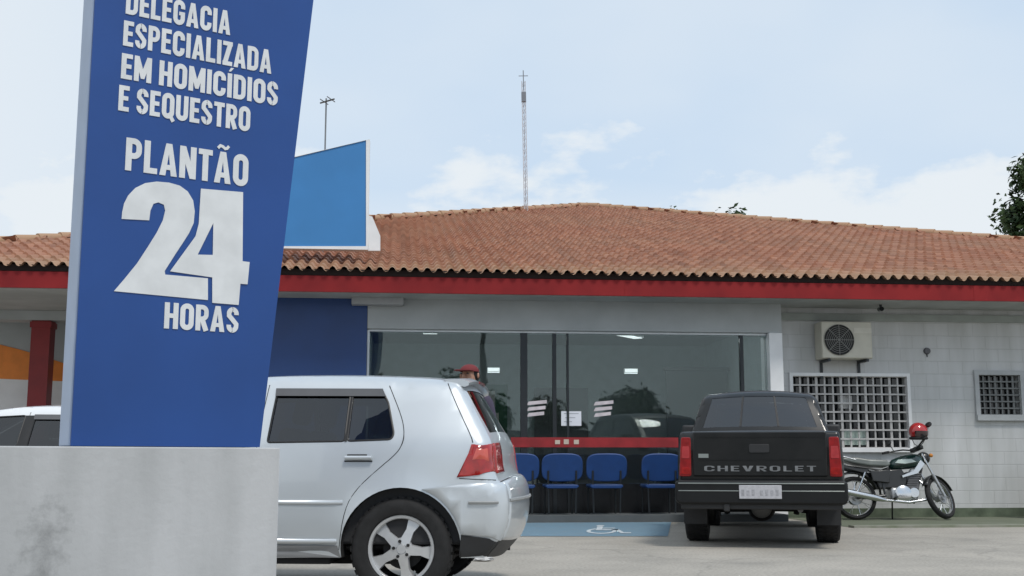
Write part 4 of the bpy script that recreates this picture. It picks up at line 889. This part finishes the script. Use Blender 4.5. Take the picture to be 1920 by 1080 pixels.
    q = MB(); q.ball((.16, .0, .36), .05, .11, .11); q.build('axle_cover', mat('dusty steel', (.22, .22, .215), .6, metal=.3), car, smooth=40)
    q = MB(); q.tube([(-1.5, .45, .42), (.3, .45, .42), (.7, .38, .40), (1.1, .38, .38)], .03); q.cyl((-.9, .45, .42), (-.3, .45, .42), .09); q.build('exhaust_pipe', mat('exhaust steel', (.16, .16, .16), .5, metal=.5), car, smooth=40)
    q = MB()
    for sd in (-1, 1):
        q.box(-3.6, 1.05, sd * .45 - .04, sd * .45 + .04, .46, .56)
        q.tube([(-.75, sd * .53, .50), (-.3, sd * .53, .36), (.3, sd * .53, .36), (.85, sd * .53, .50)], .03); q.tube([(.18, sd * .36, .30), (.05, sd * .42, .62)], .03)
    q.box(.3, .9, -.4, .4, .44, .60); q.box(-3.9, -.5, -.7, .7, .42, .55); q.box(-.55, 1.0, -.55, .55, .60, .66); q.build('chassis', m_well, car, weld=False)
    q = MB()
    for cx, cz in (AR, AF):
        for sd in (-1, 1):
            ap = arcp(cx, cz, RA - .002, 0, 180, 22); k = len(ap); q.add([(x, sd * .80, z) for x, z in ap] + [(x, sd * .45, z) for x, z in ap], [(i, i + 1, k + i + 1, k + i) for i in range(k - 1)])
    q.build('wheel_well', m_well, car)
    for sd in (-1, 1):
        q = MB(); q.box(.46, .475, sd * .56, sd * .80, .20, .56); q.build('mud_flap', m_trim, car)
        q = MB(); q.box(-2.55, -2.42, sd * .80, sd * 1.0, 1.14, 1.32); q.build('door_mirror', m_trim, car, bevel=.03, seg=3)
        b = MB(); b.box(-4.115, -4.02, sd * .42, sd * .70, .74, .90); b.build('headlamp', m_headl, car, bevel=.02)
    b = MB(); b.box(-4.21, -4.10, -.40, .40, .72, .90); b.build('grille', m_trim, car, bevel=.01)
    b = MB(); b.box(-4.28, -4.0, -.80, .80, .44, .64); b.build('front_bumper', m_trim, car, bevel=.04, seg=3)
    for x, sd in ((0, -1), (0, 1), (-3.12, -1), (-3.12, 1)): wheel(car, x, sd * .685, sd, WR, .25, .21, 5, 18)
    return car
rear = at(1425, 900, 11.75); hd = math.atan(.215)      # heading: tan = sideways / forwards
# local +x is backwards: it must point towards the camera
fwd = Vector((math.sin(hd), math.cos(hd), 0)); rzp = math.atan2(-fwd.y, -fwd.x)
org = Vector((rear.x, rear.y, 0)) + fwd * 1.17
pickup((org.x, org.y, 0), rzp)
# ================================================================== MOTORCYCLE
def xf(mb, M): mb.v = [tuple(M @ Vector(v)) for v in mb.v]; return mb
m_chrome = mat('chrome', (.68, .69, .70), .18, metal=.95, var=.1)
m_eng = mat('engine alloy', (.50, .51, .52), .38, metal=.7, var=.3, scale=20)
m_black = mat('black enamel', (.016, .017, .018), .4, coat=.3)
def motorcycle(label, loc, rz, tank, seatm, steer=38, lean=-7, group=None):
    t = thing('motorcycle', label, 'motorcycle', loc, rz, group); t.rotation_euler = (R(lean), 0, rz); Rw = .315
    ax = Vector((.62, 0, Rw)); hd_ = Vector((.36, 0, .88)); A = (hd_ - ax).normalized()
    MS = Matrix.Translation(hd_) @ Matrix.Rotation(R(steer), 4, A) @ Matrix.Translation(-hd_)
    def wh(M, front):
        h = MB(); h.cyl((0, -.07, 0), (0, .07, 0), .045, n=16); h.lathe([(.10, -.05), (.10, -.035), (.04, -.035)], 24)
        if not front: h.lathe([(.09, .03), (.10, .05), (.05, .055)], 24)
        h.v = [tuple(M @ Vector(v)) for v in h.v]; ho = h.build('wheel', m_eng, t, smooth=40)
        q = MB(); w = .042 if front else .055; q.lathe([(Rw - .065, -w * .7), (Rw - .03, -w), (Rw - .006, -w * .6), (Rw, 0), (Rw - .006, w * .6), (Rw - .03, w), (Rw - .065, w * .7), (Rw - .06, 0)], 44, M, close=True); q.build('tyre', m_tyre, ho, smooth=50)
        q = MB(); q.lathe([(Rw - .068, -w * .6), (Rw - .055, -w * .72), (Rw - .055, w * .72), (Rw - .068, w * .6), (Rw - .075, 0)], 44, M, close=True)
        for k in range(18):
            a = R(k * 20); b = R(k * 20 + (35 if k % 2 else -35)); sd = .03 if k % 4 < 2 else -.03
            q.cyl(M @ Vector((.045 * math.cos(a), sd, .045 * math.sin(a))), M @ Vector(((Rw - .07) * math.cos(b), 0, (Rw - .07) * math.sin(b))), .003, n=4)
        q.build('rim', m_chrome, ho, smooth=40); return ho
    wh(Matrix.Translation((-.64, 0, Rw)), False); wh(MS @ Matrix.Translation(ax), True)
    for y in (-.085, .085):
        q = MB(); top = hd_ + A * .06; o = Vector((.0, y, 0)); mid = ax.lerp(top, .52); q.tube([ax + o, mid + o], .024, 10); q.build('fork_leg', m_chrome, t, smooth=50) if False else xf(q, MS).build('fork_leg', m_eng, t, smooth=50)
        q = MB(); q.tube([mid + o, top + o], .016, 10); xf(q, MS).build('fork_tube', m_chrome, t, smooth=50)
    q = MB(); vs = []; n = 14
    for i in range(n + 1):
        a = R(25 + 130 * i / n); 
        for y, rr_ in ((-.058, Rw + .012), (-.03, Rw + .035), (.03, Rw + .035), (.058, Rw + .012)): vs.append(ax + Vector((rr_ * math.cos(a), y, rr_ * math.sin(a))))
    q.add(vs, [(i * 4 + j, i * 4 + j + 1, i * 4 + j + 5, i * 4 + j + 4) for i in range(n) for j in range(3)]); solid(xf(q, MS).build('front_mudguard', m_black, t, smooth=50), .004)
    q = MB(); c = hd_ + A * .10 + Vector((-.02, 0, .02)); q.tube([c + Vector(v) for v in ((-.22, -.36, .08), (-.10, -.33, .11), (.0, -.18, .10), (.02, 0, .02), (.0, .18, .10), (-.10, .33, .11), (-.22, .36, .08))], .012, 8); xf(q, MS).build('handlebar', m_black, t, smooth=50)
    for sd in (-1, 1):
        q = MB(); q.tube([c + Vector((-.13, sd * .335, .105)), c + Vector((-.25, sd * .365, .075))], .019, 8); xf(q, MS).build('grip', m_tyre, t, smooth=50)
        q = MB(); b0 = c + Vector((-.06, sd * .29, .11)); q.tube([b0, b0 + Vector((.03, sd * .06, .13))], .006, 6); q.ball(tuple(b0 + Vector((.03, sd * .08, .17))), .015, .06, .04); xf(q, MS).build('mirror', m_black, t, smooth=50)
        q = MB(); q.ball(tuple(hd_ + Vector((.12, sd * .14, .03))), .035, .03, .03, 10, 6); xf(q, MS).build('turn_signal', mat('amber lens', (.6, .22, .02), .2, coat=.5), t, smooth=60)
    q = MB(); q.ball(tuple(hd_ + Vector((.13, 0, .04))), .10, .095, .095); lo_ = xf(q, MS).build('headlamp', m_black, t, smooth=60)
    q = MB(); q.ball(tuple(hd_ + Vector((.155, 0, .04))), .085, .085, .085, 16, 8); xf(q, MS).build('lens', m_headl, lo_, smooth=60)
    q = MB(); q.box(hd_.x - .02, hd_.x + .06, -.10, .10, hd_.z + .14, hd_.z + .20); xf(q, MS).build('instrument_cluster', m_black, t, bevel=.015)
    q = MB(); q.tube([hd_ - A * .10, hd_ + A * .05], .032, 10); q.tube([(.36, 0, .82), (.05, 0, .80), (-.25, 0, .70)], .022, 8); q.tube([(.39, 0, .76), (.30, 0, .45), (.22, 0, .24)], .02, 8)
    for sd in (-1, 1): q.tube([(-.2, sd * .10, .70), (-.62, sd * .12, .76), (-.80, sd * .10, .78)], .014, 8); q.tube([(-.25, sd * .06, .68), (-.22, sd * .1, .32)], .018, 8); q.tube([(-.22, sd * .1, .34), (-.64, sd * .09, Rw)], .02, 8)
    q.build('frame', m_black, t, smooth=50, weld=False)
    for sd in (-1, 1):
        q = MB(); q.tube([(-.66, sd * .13, .34), (-.50, sd * .13, .68)], .012, 6); q.tube([(-.66 + .02 * (k % 2) * 0 + .16 * k / 40, sd * .13 + .030 * math.cos(k * 1.25), .34 + .32 * k / 40) for k in range(41)], .006, 5); q.build('shock_absorber', m_chrome, t, smooth=50)
    q = MB(); M = Matrix.Translation((.16, 0, .82)) @ Matrix.Rotation(R(-6), 4, 'Y')
    vs = []; n = 12; prof = ((-.26, .05, .05, -.02), (-.20, .09, .09, -.01), (-.05, .125, .12, .0), (.10, .135, .13, .005), (.20, .115, .115, .0), (.25, .06, .07, -.01))
    for x, w, h, dz in prof:
        for i in range(n):
            a = 2 * math.pi * i / n; vs.append(M @ Vector((x, w * math.copysign(abs(math.cos(a)) ** .75, math.cos(a)), dz + (h if math.sin(a) > 0 else h * .7) * math.copysign(abs(math.sin(a)) ** .8, math.sin(a)))))
    q.add(vs, [(i * n + j, i * n + (j + 1) % n, (i + 1) * n + (j + 1) % n, (i + 1) * n + j) for i in range(len(prof) - 1) for j in range(n)] + [tuple(range(n)), tuple(range((len(prof) - 1) * n, len(prof) * n))]); tk = q.build('fuel_tank', tank, t, smooth=60)
    for sd in (-1, 1):
        q = MB(); q.prism([(.0, .86), (.20, .87), (.27, .83), (.10, .80), (-.05, .81)], sd * .128, sd * .141); q.build('tank_stripe', mat('pale stripe', (.50, .58, .55), .35, coat=.4), tk, bevel=.003)
        q = MB(); q.prism([(.34, .86), (.40, .80), (.28, .66), (.05, .60), (.04, .63), (.22, .70)], sd * .11, sd * .125); q.build('tank_shroud', m_chrome, tk, bevel=.004)
        q = MB(); q.prism([(-.12, .72), (-.42, .70), (-.40, .55), (-.15, .52)], sd * .10, sd * .13); q.build('side_cover', m_black, t, bevel=.012)
        q = MB(); q.prism([(-.42, .74), (-.82, .80), (-.86, .84), (-.80, .74), (-.48, .66)], sd * .09, sd * .115); q.build('tail_cowl', m_black, t, bevel=.01)
        q = MB(); q.tube([(-.10, sd * .10, .30), (-.10, sd * .25, .31)], .016, 8); q.build('footrest', m_black, t, smooth=50)
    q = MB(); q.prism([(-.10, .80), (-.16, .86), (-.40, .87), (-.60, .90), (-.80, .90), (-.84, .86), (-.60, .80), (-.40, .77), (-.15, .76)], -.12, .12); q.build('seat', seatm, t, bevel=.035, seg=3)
    q = MB(); q.tube([(-.62, -.12, .86), (-.88, -.11, .93), (-.90, .11, .93), (-.62, .12, .86)], .011, 8); q.build('grab_rail', m_chrome, t, smooth=50)
    q = MB(); vs = []
    for i in range(13):
        a = R(20 + 110 * i / 12)
        for y, rr_ in ((-.075, Rw + .03), (-.04, Rw + .06), (.04, Rw + .06), (.075, Rw + .03)): vs.append((-.64 + rr_ * math.cos(a) * 1.0, y, Rw + rr_ * math.sin(a) * 1.05))
    q.add(vs, [(i * 4 + j, i * 4 + j + 1, i * 4 + j + 5, i * 4 + j + 4) for i in range(12) for j in range(3)]); solid(q.build('rear_mudguard', m_black, t, smooth=50), .004)
    q = MB(); q.box(-.93, -.86, -.08, .08, .76, .84); q.build('tail_lamp', m_tail, t, bevel=.015); q = MB(); q.box(-.93, -.925, -.09, .09, .56, .70); q.build('number_plate', mat('grey plate', (.5, .5, .5)), t)
    q = MB(); q.prism([(-.36, .70), (.06, .74), (.14, .60), (.10, .46), (-.30, .44)], -.085, .085); q.build('airbox', m_black, t, bevel=.02)
    q = MB(); q.box(-.14, .26, -.13, .13, .27, .46); eo = q.build('engine', m_eng, t, bevel=.04, seg=3)
    q = MB(); q.lathe([(0, -.175), (.10, -.172), (.125, -.155), (.125, -.12)], 26, Matrix.Translation((.03, 0, .36))); q.lathe([(0, -.16), (.07, -.158), (.085, -.12)], 22, Matrix.Translation((.19, 0, .38))); q.build('crankcase_cover', m_chrome, eo, smooth=40)
    q = MB()
    for k in range(8): q.box(.10 + .012 * k, .26 + .012 * k, -.09, .09, .47 + .026 * k, .482 + .026 * k)
    q.box(.14, .30, -.065, .065, .45, .69); q.build('cylinder_fins', mat('grey fins', (.16, .16, .165), .5, metal=.5), eo)
    q = MB(); q.tube([(.32, -.05, .56), (.42, -.10, .45), (.36, -.14, .28), (.10, -.16, .24), (-.25, -.17, .27)], .02, 10); q.tube([(-.25, -.17, .27), (-.34, -.175, .29), (-.40, -.18, .305), (-.86, -.19, .40)], [.022, .04, .048, .046], 14); q.build('exhaust', m_chrome, t, smooth=50)
    q = MB(); q.tube([(-.05, .12, .28), (-.02, .26, .0 + .035)], .012, 6); q.build('side_stand', m_black, t); return t
m_seatm = mat('seat sheen grey', (.20, .22, .21), .35, var=.3)  # glossy black vinyl, its sky glare put into the grey colour
mo = motorcycle('dark green motorcycle with sky sheen painted grey on its seat, leaning on its stand by the white wall', (5.66, 17.42, .004), R(2), mat('dark green enamel', (.006, .030, .026), .22, coat=.8), m_seatm)
motorcycle('red motorcycle at the far right end of the wall, only its tail showing', (8.72, 17.75, .004), R(1), mat('dark red enamel', (.25, .015, .02), .25, coat=.7), mat('black seat vinyl', (.02, .02, .02), .6), 10)
# red helmet hung over the mirror
hp = at(1722, 812, 17.32); hl = thing('helmet', 'red motorcycle helmet hanging on the handlebar of the green motorcycle', 'helmet', (hp.x, hp.y, hp.z), R(25))
q = MB(); q.ball((0, 0, .02), .145, .125, .135, 24, 14, lo=-38); solid(q.build('shell', mat('red helmet shell', (.42, .018, .02), .18, coat=.9), hl, smooth=60), .012)
q = MB(); vs = []
for i in range(15):
    a = R(-150 + 120 * i / 14)
    for zz_, k in ((-.055, .94), (-.02, 1.02), (.03, 1.025)): vs.append((.147 * k * math.cos(a), .127 * k * math.sin(a), zz_))
q.add(vs, [(i * 3 + j, i * 3 + j + 1, i * 3 + j + 4, i * 3 + j + 3) for i in range(14) for j in range(2)]); q.build('visor', mat('smoked visor', (.03, .012, .014), .1, coat=1), hl, smooth=60)
q = MB(); q.tube([(.145 * .82 * math.cos(R(10 * k)), .125 * .82 * math.sin(R(10 * k)), -.075) for k in range(36)], .022, 8, True); q.build('neck_roll', m_tyre, hl, smooth=60)
q = MB(); q.tube([(-.08, .06, -.07), (-.06, .03, -.16), (.0, 0, -.20), (.05, -.02, -.15), (.09, -.05, -.07)], .006, 6); q.build('chin_strap', m_tyre, hl)

# ================================================================== PERSON behind the hatchback
m_skin = mat('skin', (.40, .22, .15), .55, var=.1)
def skin_mesh(name, V, E, rad, m, parent, root=0, lv=2):
    me = bpy.data.meshes.new(name); me.from_pydata(V, E, []); me.materials.append(m); o = bpy.data.objects.new(name, me); COL.objects.link(o); o.parent = parent
    mod = o.modifiers.new('skin', 'SKIN'); mod.use_smooth_shade = True
    for i, r_ in enumerate(rad):
        sv = me.skin_vertices[0].data[i]; sv.radius = r_ if isinstance(r_, tuple) else (r_, r_); sv.use_root = (i == root)
    sb = o.modifiers.new('subdivision', 'SUBSURF'); sb.levels = lv; sb.render_levels = lv
    dg = bpy.context.evaluated_depsgraph_get(); me2 = bpy.data.meshes.new_from_object(o.evaluated_get(dg)); o.modifiers.clear(); o.data = me2; me2.name = name; bpy.data.meshes.remove(me)
    for p in me2.polygons: p.use_smooth = True
    return o
pe_ = thing('person', 'person in red cap and dark purple shirt standing behind the silver hatchback', 'person', (-.415, 11.4, 0), R(-25))
V = [(0, 0, .96), (0, 0, 1.12), (0, .01, 1.32), (0, .01, 1.48), (0, 0, 1.545), (0, -.01, 1.60), (0, -.015, 1.68), (0, .005, 1.745)]; Ra = [(.15, .10), (.135, .095), (.16, .105), (.075, .065), .055, .075, (.074, .092), (.06, .075)]
E_ = [(i, i + 1) for i in range(7)]
for sd in (-1, 1):
    b = len(V); V += [(sd * .18, .01, 1.43), (sd * .235, .02, 1.16), (sd * .25, -.03, .92), (sd * .25, -.05, .85)]; Ra += [.06, .045, .03, (.036, .018)]; E_ += [(3, b), (b, b + 1), (b + 1, b + 2), (b + 2, b + 3)]
    for j, (dx, dy, l_) in enumerate(((-.028, -.018, .070), (-.010, -.012, .082), (.010, -.008, .078), (.026, -.004, .062))):
        c_ = len(V); V += [(sd * .25 + dx * .4, -.05 + dx * .9 + .0, .815), (sd * .25 + dx * .3, -.06 + dx, .815 - l_ * .55), (sd * .25 - sd * .012, -.055 + dx * .9, .815 - l_)]; Ra += [.0095, .009, .0075]; E_ += [(b + 3, c_), (c_, c_ + 1), (c_ + 1, c_ + 2)]
    c_ = len(V); V += [(sd * .235, -.088, .86), (sd * .228, -.105, .825)]; Ra += [.011, .009]; E_ += [(b + 2, c_), (c_, c_ + 1)]
    b = len(V); V += [(sd * .10, 0, .88), (sd * .11, -.005, .50), (sd * .115, .02, .10), (sd * .115, -.03, .045), (sd * .125, -.16, .035)]; Ra += [.085, .06, .042, .045, .038]; E_ += [(0, b), (b, b + 1), (b + 1, b + 2), (b + 2, b + 3), (b + 3, b + 4)]
skin_mesh('body', V, E_, Ra, m_skin, pe_)
V = [(0, 0, .98), (0, 0, 1.14), (0, .01, 1.33), (0, .01, 1.475)]; Ra = [(.175, .125), (.158, .118), (.182, .125), (.09, .08)]; E_ = [(0, 1), (1, 2), (2, 3)]
for sd in (-1, 1): b = len(V); V += [(sd * .185, .01, 1.43), (sd * .222, .015, 1.24), (sd * .232, .02, 1.16)]; Ra += [.075, .065, .062]; E_ += [(3, b), (b, b + 1), (b + 1, b + 2)]
skin_mesh('shirt', V, E_, Ra, mat('dark purple shirt', (.06, .05, .085), .85, var=.25), pe_)
V = [(0, 0, 1.0), (0, 0, .94)]; Ra = [(.165, .118), (.16, .115)]; E_ = [(0, 1)]
for sd in (-1, 1): b = len(V); V += [(sd * .10, 0, .86), (sd * .11, -.005, .50), (sd * .115, .02, .08)]; Ra += [.10, .078, .07]; E_ += [(1, b), (b, b + 1), (b + 1, b + 2)]
skin_mesh('trousers', V, E_, Ra, mat('dark jeans', (.03, .04, .07), .85, var=.25), pe_)
for sd in (-1, 1):
    q = MB(); q.ball((sd * .12, -.07, .045), .055, .145, .045, 14, 8); q.build('shoe', m_black, pe_, smooth=60)
    q = MB(); q.ball((sd * .094, .005, 1.672), .011, .016, .028, 10, 6); q.build('ear', m_skin, pe_, smooth=60)
    q = MB(); q.ball((sd * .034, -.102, 1.688), .014, .008, .008, 10, 6); q.build('eye', m_black, pe_, smooth=60)
q = MB(); q.add([(0, -.100, 1.695), (-.018, -.104, 1.648), (.018, -.104, 1.648), (0, -.132, 1.655)], [(0, 1, 3), (0, 3, 2), (1, 2, 3)]); q.build('nose', m_skin, pe_, smooth=60)
q = MB(); q.ball((0, -.098, 1.622), .026, .008, .007, 10, 6); q.build('mouth', mat('lips', (.28, .09, .08), .5), pe_, smooth=60)
m_cap = mat('red cap cloth', (.17, .02, .024), .8, var=.2)
q = MB(); q.ball((0, .005, 1.71), .092, .108, .075, 20, 8, lo=0); cp = q.build('cap', m_cap, pe_, smooth=60)
q = MB(); q.prism([(-.09, -.08), (-.085, -.16), (-.04, -.20), (.04, -.20), (.085, -.16), (.09, -.08)], 1.712, 1.722, plane='xy'); q.build('peak', m_cap, cp, bevel=.004)
q = MB(); q.ball((0, .035, 1.68), .094, .085, .075, 14, 8); q.build('hair', m_tyre, pe_, smooth=60)

# ================================================================== TREES
def leafmat(name, c1, c2):
    m = mat(name, c1, .6, scale=1.2, col2=c2, lo=.35, hi=.68, spec=.3); return m
m_leaf = leafmat('leaves', (.060, .105, .030), (.018, .040, .014)); m_bark = mat('bark', (.11, .085, .065), .9, scale=8, bump=.6, bscale=20, stretch=(1, 1, .3))
def tree(label, x, y, h, rc, n, seed, leaf=.28, fl=1.0, trunk=.16, group=None):
    rng = random.Random(seed); t = thing('leafy_tree', label, 'tree', (x, y, 0), 0, group)
    ch = h - rc * fl; q = MB(); top = Vector((rng.uniform(-.3, .3), rng.uniform(-.3, .3), ch + rc * .3)); pth = [Vector((0, 0, 0)), Vector((.05, .03, h * .25)), top * .6, top]; q.tube(pth, [trunk, trunk * .85, trunk * .6, trunk * .2], 9)
    clumps = []
    for k in range(46):
        while True:
            v = Vector((rng.uniform(-1, 1), rng.uniform(-1, 1), rng.uniform(-1, 1)))
            if .35 < v.length < 1: break
        c = Vector((v.x * rc * .82, v.y * rc * .82, ch + v.z * rc * fl * .8)); clumps.append((c, rc * rng.uniform(.20, .42)))
        if k % 2 == 0: s0 = pth[2].lerp(top, rng.uniform(-.8, .8)); q.tube([s0, s0.lerp(c, .55) + Vector((0, 0, .15)), c], [trunk * .38, trunk * .22, trunk * .06], 6)
    q.build('trunk', m_bark, t, smooth=60)
    vs = []; fs = []
    for k in range(n):
        c, r_ = clumps[rng.randrange(len(clumps))]; d = Vector((rng.gauss(0, 1), rng.gauss(0, 1), rng.gauss(0, 1))).normalized() * r_ * (rng.random() ** .5) * rng.uniform(.6, 1.15); p = c + d
        nrm = (d.normalized() + Vector((rng.gauss(0, .6), rng.gauss(0, .6), rng.gauss(.4, .6)))).normalized(); u = nrm.orthogonal().normalized(); u = Matrix.Rotation(rng.uniform(0, 6.28), 3, nrm) @ u; w = nrm.cross(u); a = leaf * rng.uniform(.6, 1.2); b = a * .45; o = len(vs)
        vs += [p - u * a * .5, p + w * b * .5 + nrm * a * .05, p + u * a * .5 - nrm * a * .08, p - w * b * .5 + nrm * a * .05]; fs.append((o, o + 1, o + 2, o + 3))
    me = bpy.data.meshes.new('crown'); me.from_pydata([tuple(v) for v in vs], [], fs); me.materials.append(m_leaf); o = bpy.data.objects.new('crown', me); COL.objects.link(o); o.parent = t; return t
p = at(2040, 385, 42); tree('dark green tree rising at the right end of the station roof', p.x, p.y, p.z + 3.6, 3.1, 34000, 3, .30, 1.2)
p = at(1368, 388, 60); tree('tree behind the station, its tip peeping over the ridge beside the white cloud', p.x, p.y, p.z - .30, 2.4, 7000, 5, .34)
p = at(1272, 384, 62); tree('tree behind the station, smallest tuft peeping over the ridge', p.x, p.y, p.z - .05, 1.7, 3500, 11, .34)
# across the street behind the viewer: seen only as reflections in the dark glass
for k, (x, y, h, r_) in enumerate(((2.2, -28, 5.2, 2.4), (7.0, -31, 6.4, 2.9), (11.2, -28, 4.6, 2.2), (16.5, -30, 5.6, 2.6), (22.5, -28, 5.0, 2.4))):
    tree('street tree across the road behind the viewer, number %d from the west' % (k + 1) if False else ('street tree across the road from the station', 'tall street tree across the road from the station', 'low street tree across the road from the station', 'tallest broad street tree across the road from the station', 'easternmost street tree across the road from the station')[k], x, y, h, r_, 3500, 20 + k, .5, 1.1, .2, 'street trees across the road')
sw_ = thing('boundary_wall', 'low grey boundary wall across the road from the station', 'wall', (10, -25, 0)); q = MB(); q.box(-30, 30, -.1, .1, 0, 2.3); q.build('wall', mat('street wall render', (.12, .12, .115), .9, scale=.8, var=.4), sw_); q = MB(); q.box(-30, 30, -.16, .16, 2.3, 2.4); q.build('coping', m_black, sw_)
up = thing('utility_pole', 'concrete utility pole across the road from the station', 'pole', (6.2, -21, 0)); q = MB(); q.cyl((0, 0, 0), (0, 0, 8.5), .20, .12, 14); q.build('shaft', mat('pole concrete', (.18, .18, .17), .9), up, smooth=40); q = MB(); q.box(-1.0, 1.0, -.06, .06, 7.7, 7.85); q.build('crossarm', m_bark, up)

# ================================================================== small litter
dp = gr(905, 1052); lt_ = MB(); lt_.ball((0, 0, .022), .085, .06, .024, 14, 8); rng = random.Random(4); lt_.v = [(x * (1 + rng.uniform(-.25, .25)), y * (1 + rng.uniform(-.25, .25)), max(.002, z * (1 + rng.uniform(-.35, .35)))) for x, y, z in lt_.v]
lo2 = lt_.build('crumpled_paper', mat('crumpled paper', (.66, .66, .66), .8, var=.3, scale=30)); lo2.location = (dp.x, dp.y, 0); tag(lo2, 'crumpled white paper lying on the concrete behind the hatchback wheel', 'litter')
